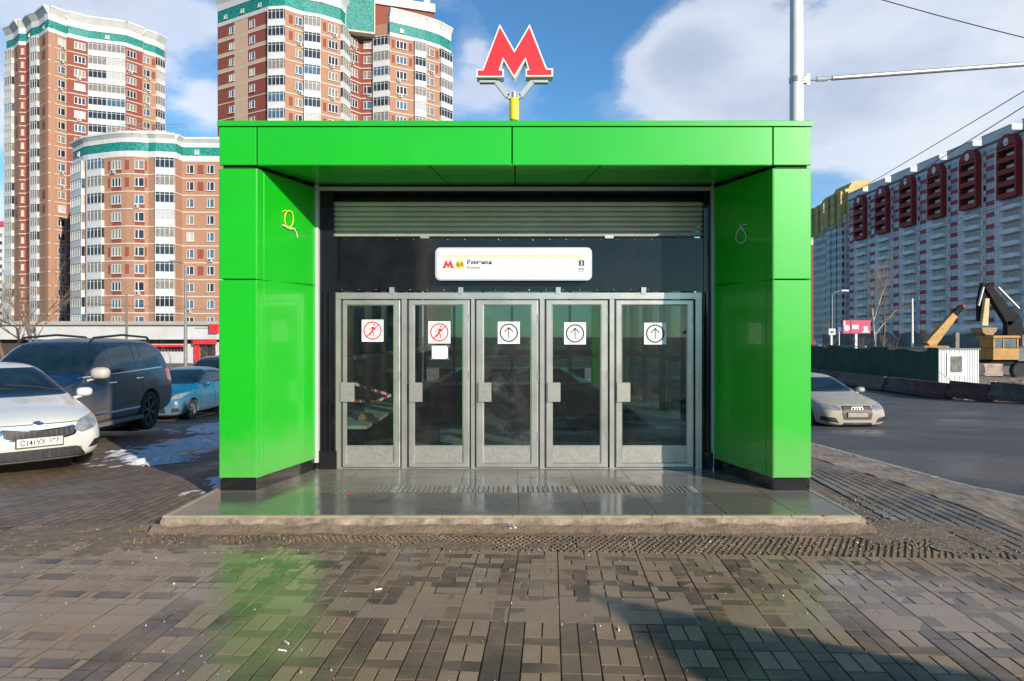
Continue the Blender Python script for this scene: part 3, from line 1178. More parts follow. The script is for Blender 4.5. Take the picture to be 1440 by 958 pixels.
# roof slab and upper back
mb.box((-2.35, YR + .32, 3.05), (2.35, ib + .2, 3.3))
part('roof', mb, pbr('dark_roof_lining', (0.06, 0.07, 0.065), 0.7), E)
INFL = pbr('interior_floor', (0.30, 0.28, 0.24), 0.35, var=0.2, vscale=2)
mb = MB()
mb.box((-2.3, YD + .11, PLZ - .02), (2.3, 9.6, PLZ + .006))
part('interior_floor', mb, INFL, E)
mb = MB()
LED = pbr('pale_stone_ledge', (0.55, 0.52, 0.46), 0.5, var=0.15, vscale=3)
for s_ in (-1, 1):
    mb.box((s_ * 1.72, YD + .16, .56), (s_ * 2.34, ib, .60))
pieces('stone_ledge', mb, LED, E)
mb = MB()
for s_ in (-1, 1):
    mb.box((s_ * 1.76, YD + .17, PLZ), (s_ * 2.30, ib, .558))
mb.box((-1.74, ib - .3, -1), (1.74, ib, .9))
pieces('granite_parapet', mb, BLACKP, E)
mb = MB()
# stair well walls in the middle of the hall
mb.box((-1.16, 9.7, -1), (-1.02, 14.5, 1.0))
mb.box((.98, 9.7, -1), (1.12, 14.5, 1.0))
mb.box((-1.0, 12.8, -1), (.96, 12.95, .8))
pieces('stairwell_wall', mb, BLACKP, E)
POSTM = pbr('dark_post', (0.03, 0.032, 0.034), 0.4)
for s_ in (-1, 1):
    for k in range(7):
        y = YD + .55 + k * 1.25
        mb = MB()
        mb.box((s_ * 2.12, y, .602), (s_ * 2.26, y + .12, 3.04))
        part('wall_post', mb, POSTM, E)
    mb = MB()
    for q in range(7):
        y = YD + .55 + q * 1.25 + .13
        mb.box((s_ * 2.18, y, .602), (s_ * 2.20, y + 1.11, 3.04))
    part('side_glazing', mb, GLASSW, E)
    mb = MB()
    mb.tube([(s_ * 2.04, YD + .4, 1.38), (s_ * 2.04, ib - .1, 1.38)], .035, 10)
    part('handrail', mb, ALUD, E, smooth=True)
mb = MB()
for k in range(7):
    x = -2.1 + k * .7
    mb.box((x - .03, ib - .12, .602), (x + .03, ib - .02, 3.04))
mb.box((-2.1, ib - .14, 1.20), (2.1, ib - .0, 1.34))
part('rear_window_frame', mb, POSTM, E)
mb = MB()
mb.box((-2.08, ib - .06, .9), (2.08, ib - .05, 3.04))
part('rear_glazing', mb, glass_mat('rear_glass', (.42, .52, .46), .16, refl=.6), E)
mb = MB()
mb.box((PX(833, 15), 15.0, .62), (PX(849, 15), 15.2, 3.04))
part('green_pillar', mb, GREEN, E)
mb = MB()
for zz in (1.28, .78):
    mb.tube([(-1.0, 12.7, zz), (1.05, 12.7, zz)], .03, 10)
pieces('cross_rail', mb, ALU, E, smooth=True)
# barrier tape inside the first door
mb = MB()
TAPE = pbr('tape_white', (0.75, 0.72, 0.70), 0.5)
pts = [P(499, 540, 8.6), P(522, 548, 8.8), P(550, 556, 9.0)]
pts2 = [P(550, 556, 9.0), P(528, 565, 8.8), P(499, 564, 8.6)]
for pp in (pts, pts2):
    for (a, b) in zip(pp, pp[1:]):
        for q in range(4):
            p, r = a.lerp(b, q / 4), a.lerp(b, (q + 1) / 4)
            i = [mb.vert(p + Vector((0, 0, -.018))), mb.vert(r + Vector((0, 0, -.018))), mb.vert(r + Vector((0, .004, .018))), mb.vert(p + Vector((0, .004, .018)))]
            mb.face(i, q % 2)
single('barrier_tape', mb, [TAPE, REDI], 'red and white barrier tape strung inside behind the leftmost door', 'barrier tape')
mb = MB()
mb.cbox((dx(487), 8.55, .605), (dx(505), 8.75, .68), .03)
single('sandbag', mb, pbr('tan_sack', (0.42, 0.24, 0.14), 0.8, var=0.2, vscale=8), 'orange-brown bundle on the ledge behind the leftmost door', 'bundle')


# text and mark helpers -------------------------------------------------
def text_obj(name, s, size, mat, loc, parent, align='LEFT', extrude=0.0008, rot=None, local=False, bold=0.0, sx=1.0):
    cu = bpy.data.curves.new(name, 'FONT')
    cu.body = s
    cu.size = size
    cu.extrude = extrude
    cu.offset = bold
    cu.align_x = align
    tmp = bpy.data.objects.new(name + '_tmp', cu)
    COL.objects.link(tmp)
    dg = bpy.context.evaluated_depsgraph_get()
    me = bpy.data.meshes.new_from_object(tmp.evaluated_get(dg))
    bpy.data.objects.remove(tmp)
    me.materials.clear()
    me.materials.append(mat)
    R = rot if rot is not None else Matrix.Rotation(pi / 2, 4, 'X')
    me.transform(Matrix.Translation(Vector(loc)) @ R @ Matrix.Diagonal((sx, 1, 1, 1)))
    me.name = name
    return part(name, me, mat, parent, local=local)


M_OUT = [(-.50, 0), (-.50, .085), (-.425, .085), (-.20, .70), (0, .335), (.20, .70), (.425, .085), (.50, .085), (.50, 0),
         (.165, 0), (.165, .085), (.215, .085), (.155, .245), (0, 0.0), (-.155, .245), (-.215, .085), (-.165, .085), (-.165, 0)]


def polyfill(mb, pts3, m=None):
    mb.poly(pts3, m)


def flat_shape(mb, pts, y, thick, o, s, m=None):
    q = [(o[0] + p[0] * s, o[1] + p[1] * s) for p in pts]
    mb.xprism(q, y, y + thick, m)


# big M on the roof
YM = 7.15
sM = 1 / (F / YM)
S = root('metro_sign', 'red letter M metro sign with white edge on a yellow post above the green portal', 'sign', (PX(723, YM), YM, zT))
def moutline(pad):
    """M traced from measurements, offset outwards by pad"""
    pts = [(672, 108), (672, 100), (680, 100), (703, 39), (723.5, 75), (744.5, 39), (768, 99), (776, 99), (776, 107),
           (741, 107), (741, 99.5), (745, 99.5), (739.5, 82), (723.5, 108), (708, 82), (702, 100), (707, 100), (707, 108)]
    pp = [Vector((PX(a, YM), PZ(b, YM))) for a, b in pts]
    n = len(pp)
    out = []
    for i in range(n):
        d0 = (pp[i] - pp[i - 1]).normalized()
        d1 = (pp[(i + 1) % n] - pp[i]).normalized()
        n0, n1 = Vector((-d0.y, d0.x)), Vector((-d1.y, d1.x))
        bis = (n0 + n1)
        bis = bis / max(0.35, bis.length_squared / 2) if bis.length > .01 else n0
        out.append(pp[i] + bis * pad)
    return out
mb = MB()
mb.xprism([tuple(p) for p in moutline(.012)], YM - .02, YM + .12)
part('letter_case', mb, WHITE, S)
mb = MB()
mb.xprism([tuple(p) for p in moutline(-.004)], YM - .028, YM - .0205)
part('letter_face', mb, REDP, S)
mb = MB()
for a, b in (((674, 112.5), (697, 112.5)), ((750, 112.5), (771, 112.5))):
    mb.box((PX(a[0], YM), YM + .02, PZ(115, YM)), (PX(b[0], YM), YM + .08, PZ(111.5, YM)))
for pl in ([(697, 112), (714, 134), (719, 134)], [(750, 112), (732, 134), (727, 134)]):
    for a, b in zip(pl, pl[1:]):
        p, q = P(*a, YM), P(*b, YM)
        p.y = q.y = YM + .05
        mb.bar(p, q, .05, .045, up=(0, 1, 0))
pieces('bracket', mb, pbr('grey_bracket', (0.42, 0.43, 0.45), .4, metal=.3), S)
mb = MB()
mb.lathe([(.026, PZ(170.5, YM)), (.026, PZ(128, YM))], 20, 'z', (PX(723, YM), YM + .05, 0))
part('post', mb, GALV, S, smooth=True)
mb = MB()
mb.lathe([(.040, PZ(168, YM)), (.050, PZ(166.5, YM)), (.050, PZ(138, YM)), (.045, PZ(136.5, YM))], 24, 'z', (PX(723, YM), YM + .05, 0))
part('post_sleeve', mb, YELP, S, smooth=True)


# station name box
def rrect(x0, z0, x1, z1, r, n=6):
    pts = []
    for cx, cz, a0 in ((x1 - r, z1 - r, 0), (x0 + r, z1 - r, pi / 2), (x0 + r, z0 + r, pi), (x1 - r, z0 + r, 1.5 * pi)):
        for k in range(n + 1):
            a = a0 + pi / 2 * k / n
            pts.append((cx + r * cos(a), cz + r * sin(a)))
    return pts


ys = YD - .10
def ex(px): return (px - CX) / F * ys
def ez(py): return CAMZ + (CY - py) / F * ys
N = root('station_sign', 'white rounded station name board with red M logo on the black glass above the doors', 'sign', (ex(722), ys, ez(394)))
mb = MB()
mb.xprism(rrect(ex(612), ez(394.5), ex(832.5), ez(348), .06), ys, ys + .11)
part('sign_case', mb, pbr('silver_case', (0.55, 0.56, 0.58), .35, metal=.5), N)
mb = MB()
mb.xprism(rrect(ex(614), ez(392.5), ex(830.5), ez(350), .05), ys - .006, ys - .0005)
part('sign_face', mb, pbr('white_sign_face', (0.66, 0.66, 0.67), .3), N)
mb = MB()
mb.box((ex(622), ys - .009, ez(361)), (ex(824), ys - .0065, ez(359)))
part('yellow_line', mb, pbr('pale_yellow_ink', (0.78, 0.66, 0.25), .5), N)
mb = MB()
flat_shape(mb, M_OUT, ys - .009, .0025, (ex(630.5), ez(377.3)), ex(639) - ex(622))
part('metro_logo', mb, REDI, N)
mb = MB()
mb.lathe([(.052, 0), (.052, -.0025), (0, -.0026)], 32, 'y', (ex(647), ys - .0065, ez(372)))
part('line_disc', mb, YELI, N)
text_obj('lettering', '8A', .072, BLACKI, (ex(647), ys - .0098, ez(375.2)), N, 'CENTER', bold=.001)
text_obj('lettering', 'Раменки', .068, BLACKI, (ex(656.5), ys - .009, ez(371.6)), N, bold=.0008)
text_obj('lettering', 'Ramenki', .045, GREYI, (ex(656.5), ys - .009, ez(378)), N)
mb = MB()
mb.box((ex(814), ys - .009, ez(374)), (ex(821.5), ys - .0065, ez(366.3)))
part('exit_square', mb, BLACKI, N)
text_obj('lettering', '5', .058, pbr('cream_ink', (0.75, 0.72, 0.62), .6), (ex(817.8), ys - .0105, ez(372.8)), N, 'CENTER', bold=.001)
text_obj('lettering', 'Вход', .026, BLACKI, (ex(813.5), ys - .009, ez(379.3)), N)
text_obj('lettering', 'Entrance', .018, GREYI, (ex(813.5), ys - .009, ez(382)), N)


# stickers on the doors
def ring(mb, cx, cz, r0, r1, y0, y1, n=40, m=None):
    for j in range(n):
        a, b = 2 * pi * j / n, 2 * pi * (j + 1) / n
        q = [(cx + r0 * cos(a), cz + r0 * sin(a)), (cx + r1 * cos(a), cz + r1 * sin(a)), (cx + r1 * cos(b), cz + r1 * sin(b)), (cx + r0 * cos(b), cz + r0 * sin(b))]
        mb.poly([(p[0], y0, p[1]) for p in q], m)


stick = [(508, 538.5, 449.7, 480.5, 'no', 'white square no-entry sticker with a red crossed walker on the leftmost door'),
         (602, 633, 452, 483, 'no', 'white no-entry walker sticker on the second door, just above the paper note'),
         (700, 731, 452.5, 483.5, 'up', 'white square arrow sticker on the middle door with the dusty pane'),
         (793.7, 824.3, 453.5, 484.5, 'up', 'white square arrow sticker on the fourth door, between the middle and the widest door'),
         (906.5, 937.6, 454, 484.5, 'up', 'white square arrow sticker on the widest, rightmost door')]
yst = YD + .012 + .018
for (a, b, t, bt, kind, lab) in stick:
    x0, x1, z1, z0 = dx(a), dx(b), dz(t), dz(bt)
    cx, cz = (x0 + x1) / 2, (z0 + z1) / 2
    R = root('door_sticker', lab, 'sticker', (cx, yst, z0), group='door stickers')
    mb = MB()
    mb.box((x0, yst - .002, z0), (x1, yst, z1))
    part('sticker_sheet', mb, PAPER, R)
    mb = MB()
    y1_ = yst - .0035
    if kind == 'up':
        ring(mb, cx, cz, .091, .108, y1_, y1_)
        mb.box((cx - .006, y1_ - .0005, cz - .066), (cx + .006, y1_, cz + .058))
        for s_ in (-1, 1):
            mb.bar((cx, y1_, cz + .062), (cx + s_ * .05, y1_, cz + .008), .0012, .013, up=(-s_ * .7, 0, -.7))
        part('arrow_symbol', mb, BLACKI, R)
    else:
        ring(mb, cx, cz, .091, .108, y1_, y1_)
        mb.bar((cx - .068, y1_ - .001, cz - .068), (cx + .068, y1_ - .001, cz + .068), .0012, .014, up=(-.7, 0, .7))
        for p, q, w in (((.012, .045), (-.006, -.005), .022), ((-.006, -.005), (.016, -.035), .013), ((.016, -.035), (.012, -.07), .011), ((-.006, -.005), (-.022, -.04), .013),
                        ((-.022, -.04), (-.05, -.055), .011), ((.010, .04), (-.035, .025), .010), ((-.035, .025), (-.045, -.002), .009), ((.012, .04), (.036, .006), .009)):
            d = Vector((q[0] - p[0], 0, q[1] - p[1])).normalized()
            mb.bar((cx + p[0], y1_, cz + p[1]), (cx + q[0], y1_, cz + q[1]), .0012, w * 1.15, up=(-d.z, 0, d.x))
        ring(mb, cx + .018, cz + .068, .0, .013, y1_ - .0005, y1_, 16)
        part('walker_symbol', mb, REDI, R)
R = root('paper_note', 'small white paper note taped under the sticker on the second door', 'notice', (dx(618), yst, dz(505)))
mb = MB()
mb.box((dx(607), yst - .002, dz(505)), (dx(629.5), yst, dz(486.5)))
part('paper_sheet', mb, PAPER, R)
mb = MB()
for (a, b) in ((606, 486.5), (630, 487), (606.5, 505), (629.5, 505)):
    mb.box((dx(a) - .014, yst - .004, dz(b) - .012), (dx(a) + .014, yst - .0021, dz(b) + .012))
part('tape', mb, pbr('blue_tape', (0.05, 0.12, 0.35), .4), R)
mb = MB()
for k in range(5):
    mb.box((dx(609.5), yst - .003, dz(490 + k * 3)), (dx(627 - (k * 7) % 6), yst - .0021, dz(489.2 + k * 3)))
part('faint_text', mb, pbr('faint_ink', (0.55, 0.55, 0.6), .6), R)

# cable loops hanging out of the cheeks
def cheek(px, side, off=.012):
    """point on the splayed cheek seen at px"""
    xi, xb = (XLi, XLb) if side < 0 else (XRi, XRb)
    k = (px - CX) / F
    t = (k * YF - xi) / ((xb - xi) - k * (YD - YF))
    y = YF + (YD - YF) * t
    return k * y - side * off, y
def cheek_tube(mb, pts, side, r, m=None):
    q = []
    for (a, b) in pts:
        x, y = cheek(a, side, .014)
        q.append((x, y, CAMZ + (CY - b) / F * y))
    mb.tube(q, r, 6, m)
mb = MB()
cheek_tube(mb, [(404.5 + 6.2 * sin(a), 308 - 11.5 * cos(a)) for a in [i * 2 * pi / 18 for i in range(19)]], -1, .007, 0)
cheek_tube(mb, [(396, 316), (403, 320), (410, 321), (415, 327), (416.5, 334)], -1, .008, 1)
cheek_tube(mb, [(395, 298), (399, 296), (404, 297), (410, 299)], -1, .006, 0)
cheek_tube(mb, [(396, 317), (405, 322), (413, 322)], -1, .008, 1)
single('cable', mb, [pbr('yellow_cable', (0.62, 0.60, 0.03), .5), pbr('pale_cable', (0.5, 0.62, 0.45), .5)], 'yellow and white cable loop sticking out of the left green column', 'cable', smooth=True)
mb = MB()
cheek_tube(mb, [(1042, 314.5), (1047, 323), (1051, 331), (1050, 338), (1045, 342), (1039, 341), (1036.5, 335), (1038, 327), (1043, 320), (1048, 316), (1052, 315.5)], 1, .0045)
cheek_tube(mb, [(1042, 322), (1047, 323.5), (1049, 321)], 1, .004)
single('cable', mb, pbr('white_cable', (0.7, 0.72, 0.68), .5), 'thin white cable loop on the dark inner side of the right green column', 'cable', smooth=True)

# ------------------------------------------------------------ apartment buildings
class Bld:
    """a building: walls, storeys of windows and balconies, all parts of one thing"""
    def __init__(s, name, label, cat, loc, group=None, cap=100):
        s.root = root(name, label, cat, loc, group=group)
        s.items = {}
        s.cap = cap

    def put(s, kind, me, M, size=1.0):
        s.items.setdefault(kind, []).append((me, M, size))

    def finish(s):
        for kind, lst in s.items.items():
            lst.sort(key=lambda t: (t[1].translation - cam.location).length / t[2])
            for me, M, _ in lst[:s.cap]:
                part(kind, me, None, s.root, M=M)
            rest = lst[s.cap:]
            if rest:
                bm = bmesh.new()
                mats = []
                for me, M, _ in rest:
                    n0 = len(bm.faces)
                    tmp = me.copy()
                    tmp.transform(M)
                    bm.from_mesh(tmp)
                    bm.faces.ensure_lookup_table()
                    remap = []
                    for mt in me.materials:
                        if mt not in mats:
                            mats.append(mt)
                        remap.append(mats.index(mt))
                    for f in bm.faces[n0:]:
                        f.material_index = remap[f.material_index] if remap else 0
                    bpy.data.meshes.remove(tmp)
                me = bpy.data.meshes.new(kind)
                bm.to_mesh(me)
                bm.free()
                for mt in mats:
                    me.materials.append(mt)
                part(kind, me, None, s.root, kind='stuff')


PROTO = {}


def win_mesh(w, h, var, panes=2, mull=.07):
    """window: glass sunk in a white frame with mullions; local x along the wall, -y outwards"""
    key = ('w', round(w, 2), round(h, 2), var, panes)
    if key in PROTO:
        return PROTO[key]
    mb = MB()
    f = .075
    mb.box((-w / 2, -.02, 0), (w / 2, .05, h), 1)
    d0 = -.09
    mb.box((-w / 2, d0, 0), (-w / 2 + f, .05, h), 0)
    mb.box((w / 2 - f, d0, 0), (w / 2, .05, h), 0)
    mb.box((-w / 2 + f, d0, 0), (w / 2 - f, .05, f), 0)
    mb.box((-w / 2 + f, d0, h - f), (w / 2 - f, .05, h), 0)
    for k in range(1, panes):
        x = -w / 2 + w * (k / panes if panes != 2 else .38)
        mb.box((x - mull, d0 + .01, f), (x + mull, .04, h - f), 0)
    mb.box((-w / 2 - .1, -.22, -.08), (w / 2 + .1, .04, -.005), 0)
    PROTO[key] = mb.mesh('window', [WFRAME, GLV[var]])
    return PROTO[key]


def loggia_mesh(w, fh, var, dep=.55, ph=1.15, panes=4):
    key = ('l', round(w, 2), round(fh, 2), var, dep, panes)
    if key in PROTO:
        return PROTO[key]
    mb = MB()
    mb.box((-w / 2, -dep, 0), (w / 2, .05, ph), 0)
    mb.box((-w / 2 + .06, -dep + .08, ph), (w / 2 - .06, .05, fh - .12), 1)
    mb.box((-w / 2 - .03, -dep - .03, fh - .12), (w / 2 + .03, .05, fh - .02), 0)
    mb.box((-w / 2 - .03, -dep - .04, ph - .08), (w / 2 + .03, -dep - .001, ph), 0)
    for k in range(panes + 1):
        x = -w / 2 + .07 + (w - .14) * k / panes
        mb.box((x - .04, -dep, ph), (x + .04, -dep + .07, fh - .12), 0)
    mb.box((-w / 2 + .05, -dep + .02, ph + (fh - ph) * .72), (w / 2 - .05, -dep + .07, ph + (fh - ph) * .72 + .07), 0)
    PROTO[key] = mb.mesh('balcony', [BWHITE, GLV[var]])
    return PROTO[key]


def ac_mesh():
    if 'ac' not in PROTO:
        mb = MB()
        mb.cbox((-.42, -.42, 0), (.42, -.08, .6), .03, 0)
        mb.lathe([(.2, -.43), (.2, -.425), (.05, -.44), (0, -.44)], 12, 'y', (-.1, 0, .3), 1)
        mb.box((-.35, -.1, -.05), (-.3, .0, .5), 1)
        mb.box((.3, -.1, -.05), (.35, .0, .5), 1)
        PROTO['ac'] = mb.mesh('air_conditioner', [ACM, BLKPL])
    return PROTO['ac']


def wallM(a, b, t, z, off=0.0):
    """placement on the wall from plan point a to b, t metres along"""
    d = (b - a).normalized()
    n = Vector((d.y, -d.x))
    p = a + d * t + n * off
    M = Matrix(((d.x, -n.x, 0, p.x), (d.y, -n.y, 0, p.y), (0, 0, 1, z), (0, 0, 0, 1)))
    return M


def pickvar(r, lit=.25):
    q = r.random()
    return 3 if q < lit * .5 else 1 if q < lit + .1 else 2 if q < .62 else 0


def V2(px, Y):
    return Vector((PX(px, Y), Y))


def storeys(B, segs, ztop, nfl, fh, zvis=-99, seed=1, lit=.25, acs=.2, courses=True):
    """segs: dict(a, b, mat, items=[(kind, t0, t1)], t as fraction); items repeat on every storey"""
    r = random.Random(seed)
    walls = {}
    for s in segs:
        a, b = s['a'], s['b']
        d = (b - a).normalized()
        n = Vector((d.y, -d.x))
        L = (b - a).length
        mat = s.get('mat')
        mb = walls.setdefault(mat.name, (mat, MB()))[1]
        z0 = s.get('z0', -2.0)
        q = [a + n * .0, b + n * .0, b - n * 1.2, a - n * 1.2]
        mb.prism([(p.x, p.y) for p in q], z0, ztop)
        for (kind, t0, t1) in s.get('items', []):
            tc, w = (t0 + t1) / 2 * L, (t1 - t0) * L
            for k in range(nfl):
                zf = ztop - (k + 1) * fh
                if zf + fh < zvis:
                    break
                var = pickvar(r, lit)
                if kind == 'win':
                    M = wallM(a, b, tc, zf + .85)
                    B.put('window', win_mesh(w, 1.55, var, 3 if w > 1.9 else 2), M, 2)
                    if r.random() < acs:
                        B.put('air_conditioner', ac_mesh(), wallM(a, b, tc + r.uniform(-.3, .3) * w, zf + .12), .8)
                elif kind == 'swin':
                    B.put('window', win_mesh(w, 1.35, r.choice((1, 3, 2)), 2), wallM(a, b, tc, zf + .9), 1)
                elif kind == 'log':
                    B.put('balcony', loggia_mesh(w, fh, (0, 0, 1, 2, 1, 0, 1, 3)[r.randrange(8)], panes=max(2, int(w / .75))), wallM(a, b, tc, zf + .02), 3)
                elif kind == 'sp':
                    mm = walls.setdefault('BRR_sp', (BRR, MB()))[1]
                    mm.M = wallM(a, b, tc, zf)
                    mm.box((-w / 2, -.04, .16), (w / 2, .05, .76))
                    mm.M = None
                elif kind == 'deco' and (k in (0, 1, 5, 6, 11, 12)):
                    mm = walls.setdefault('BRR_sp', (BRR, MB()))[1]
                    mm.M = wallM(a, b, tc, zf)
                    mm.box((-w / 2, -.04, .8), (w / 2, .05, 2.4))
                    mm.M = None
    for key, (mat, mb) in walls.items():
        part('brick_panel' if key == 'BRR_sp' else 'wall', mb, mat, B.root, kind=None)
    if courses:
        mb = MB()
        for s in segs:
            a, b = s['a'], s['b']
            d = (b - a).normalized()
            n = Vector((d.y, -d.x))
            for k in range(nfl + 1):
                z = ztop - k * fh
                if z < zvis:
                    break
                q = [a + n * .07 - d * .0, b + n * .07, b - n * .1, a - n * .1]
                mb.prism([(p.x, p.y) for p in q], z - .07, z + .10)
        part('string_course', mb, CREAM, B.root)


def crown(B, pts, z0, zs, over=.5, squares=1.0):
    """white ledge, teal mosaic band and flaring white cornice along a plan polyline; zs = (ledge, teal, cornice) tops"""
    def band(p0, p1, off0, off1, za, zb, mb):
        d = (p1 - p0).normalized()
        n = Vector((d.y, -d.x))
        b0 = [mb.vert((*(p + n * o), z)) for p, o, z in ((p0, off0, za), (p1, off0, za), (p1, off1, zb), (p0, off1, zb))]
        t0 = [mb.vert((*(p - n * 1.5), z)) for p, z in ((p0, za), (p1, za), (p1, zb), (p0, zb))]
        mb.face(b0)
        for j in range(4):
            mb.face((b0[j], t0[j], t0[(j + 1) % 4], b0[(j + 1) % 4]))
    a, b, c = MB(), MB(), MB()
    for p0, p1 in zip(pts, pts[1:]):
        band(p0, p1, .12, .12, z0, zs[0], a)
        band(p0, p1, .0, .0, zs[0], zs[1], b)
        band(p0, p1, .10, .10, zs[1], zs[1] + (zs[2] - zs[1]) * .45, a)
        band(p0, p1, .10, over, zs[1] + (zs[2] - zs[1]) * .45, zs[2] - .35, a)
        band(p0, p1, over + .06, over + .06, zs[2] - .35, zs[2], a)
        d = (p1 - p0)
        L = d.length
        nw = int(L / 4.2)
        for k in range(nw):
            B.put('attic_window', win_mesh(.8, .8, 3, 1), wallM(p0, p1, L * (k + .5) / nw, zs[0] + (zs[1] - zs[0]) * .2), 1)
    part('cornice', a, BWHITE, B.root)
    part('mosaic_band', b, TEAL, B.root)


def footprint(B, pts, z0, z1, mat, name='wall', inset=.6, back=14):
    """solid core behind the facades"""
    c = sum((p for p in pts), Vector((0, 0))) / len(pts)
    up = [p + (Vector((0, 1)) * inset) for p in pts]
    last, first = up[-1], up[0]
    core = up + [Vector((last.x * (1 + 3 / last.y) - 1.2, last.y + 3)), Vector((c.x + 2, last.y + back)), Vector((first.x * (first.y + back) / first.y + 1, first.y + back))]
    mb = MB()
    mb.prism([(p.x, p.y) for p in core], z0, z1)
    return part(name, mb, mat, B.root)


# tall brick tower, far left
B = Bld('apartment_tower', 'tallest brick tower, far left, with white balconies and teal band near its top', 'apartment building', (-92, 150, -1.75))
A_ = [V2(9, 156), V2(20, 154.5), V2(27, 151.8), V2(37, 152.0), V2(45, 149.2), V2(55.5, 148.2), V2(68, 145)]
C_ = [V2(68, 145), V2(95, 148.4), V2(95.5, 147.8), V2(124.5, 150.3), V2(177, 152.6), V2(200, 155.6), V2(201, 156.2), V2(219, 158.4), V2(231, 161)]
ft = [A_[0], A_[1], A_[2], A_[3], A_[4], A_[5]] + C_
footprint(B, ft, -2, 69.5, BRO)
segs = [dict(a=A_[0], b=A_[1], mat=BRO, items=[('log', .02, .98)]), dict(a=A_[1], b=A_[2], mat=BRO, items=[('deco', .3, .7)]), dict(a=A_[2], b=A_[3], mat=BRR, items=[('swin', .3, .7)]),
        dict(a=A_[3], b=A_[4], mat=BRR), dict(a=A_[4], b=A_[5], mat=BRO, items=[('log', .02, .98)]), dict(a=A_[5], b=A_[6], mat=BRO, items=[('deco', .35, .8)]),
        dict(a=C_[0], b=C_[1], mat=BRO, items=[('win', .48, .88), ('deco', .12, .3)]), dict(a=C_[2], b=C_[3], mat=BRR, items=[('win', .30, .84)]),
        dict(a=C_[3], b=C_[4], mat=BRR, items=[('log', .0, .5), ('log', .5, 1.0)]), dict(a=C_[4], b=C_[5], mat=BRR, items=[('win', .05, .62)]),
        dict(a=C_[6], b=C_[7], mat=BRO, items=[('win', .05, .55), ('deco', .7, .95)]), dict(a=C_[7], b=C_[8], mat=BRO, items=[('log', .0, .9)])]
storeys(B, segs, 66.6, 23, 3.0, seed=3, lit=.28, acs=.35)
crown(B, A_ + C_[1:], 66.6, (67.4, 69.1, 72.0), .9)
mb = MB()
for px, Y, w, h in ((115, 156, 1.6, 2.2), (150, 158, 1.2, 1.8), (185, 160, 1.0, 2.0)):
    mb.cbox((PX(px, Y) - w / 2, Y, 71.5), (PX(px, Y) + w / 2, Y + 1.5, 71.5 + h), .2)
pieces('chimney', mb, BWHITE, B.root)
mb = MB()
mb.prism([(p.x, p.y + .8) for p in (C_[1], C_[4], C_[7])] + [(C_[7].x - 7, C_[7].y + 6), (C_[1].x - 2, C_[1].y + 12)], 69.5, 72.4)
part('roof', mb, pbr('roof_grey', (0.33, 0.34, 0.36), .6, var=.15), B.root)
B.finish()

# lower block with a curved bay
B = Bld('apartment_block', 'lower orange brick block with a rounded bay, just left of the green portal', 'apartment building', (-62, 121, -1.75))
bay = [V2(147, 119)]
for k in range(1, 7):
    t = k / 7
    px = 147 + (219 - 147) * t
    bay.append(V2(px, 119 - 1.15 * sin(pi * t)))
bay.append(V2(219, 118.2))
Bp = [V2(103, 124.5), V2(119, 121), V2(125, 120.4)] + bay + [V2(247, 118.9), V2(256, 121.2), V2(340, 121.6)]
footprint(B, Bp, -2, 35, BRO, back=18)
segs = [dict(a=Bp[0], b=Bp[1], mat=BRO, items=[('log', .05, 1.0)]), dict(a=Bp[1], b=Bp[2], mat=BRO), dict(a=Bp[2], b=bay[0], mat=BRO, items=[('log', .02, .98)])]
n = len(bay)
for k in range(n - 1):
    it = []
    if k == 1:
        it = [('win', .02, .98 + .3), ('sp', .02, 1.28)]
    elif k == 4:
        it = [('win', .15, 1.45), ('sp', .15, 1.45)]
    elif k == 3:
        it = [('deco', -.2, .35)]
    elif k in (0, 5):
        it = [('deco', .5, .8)]
    segs.append(dict(a=bay[k], b=bay[k + 1], mat=BRO, items=it))
segs += [dict(a=bay[-1], b=Bp[-3], mat=BRO, items=[('log', .0, .98)]), dict(a=Bp[-3], b=Bp[-2], mat=BRO),
         dict(a=Bp[-2], b=Bp[-1], mat=BRO, items=[('win', .08, .20), ('win', .42, .54), ('deco', .26, .36), ('win', .78, .90)])]
storeys(B, segs, 32.8, 12, 3.0, seed=11, lit=.15, acs=.14)
crown(B, Bp, 32.8, (33.8, 35.3, 37.0), .55)
mb = MB()
mb.box((PX(174, 126), 125, 36), (PX(236, 126), 133, 38.7))
mb.box((PX(171, 126), 124.6, 38.7), (PX(239, 126), 133.5, 39.3))
part('roof_storey', mb, BWHITE, B.root)
mb = MB()
for k in range(18):
    x = PX(173, 126) + k * (PX(268, 126) - PX(173, 126)) / 17
    mb.box((x - .03, 124.7, 39.3 if x < PX(239, 126) else 36.9), (x + .03, 124.76, 40.6))
mb.box((PX(173, 126), 124.68, 40.5), (PX(268, 126), 124.78, 40.6))
mb.box((PX(173, 126), 124.68, 39.9), (PX(268, 126), 124.78, 39.96))
part('roof_railing', mb, GALV, B.root)
B.finish()

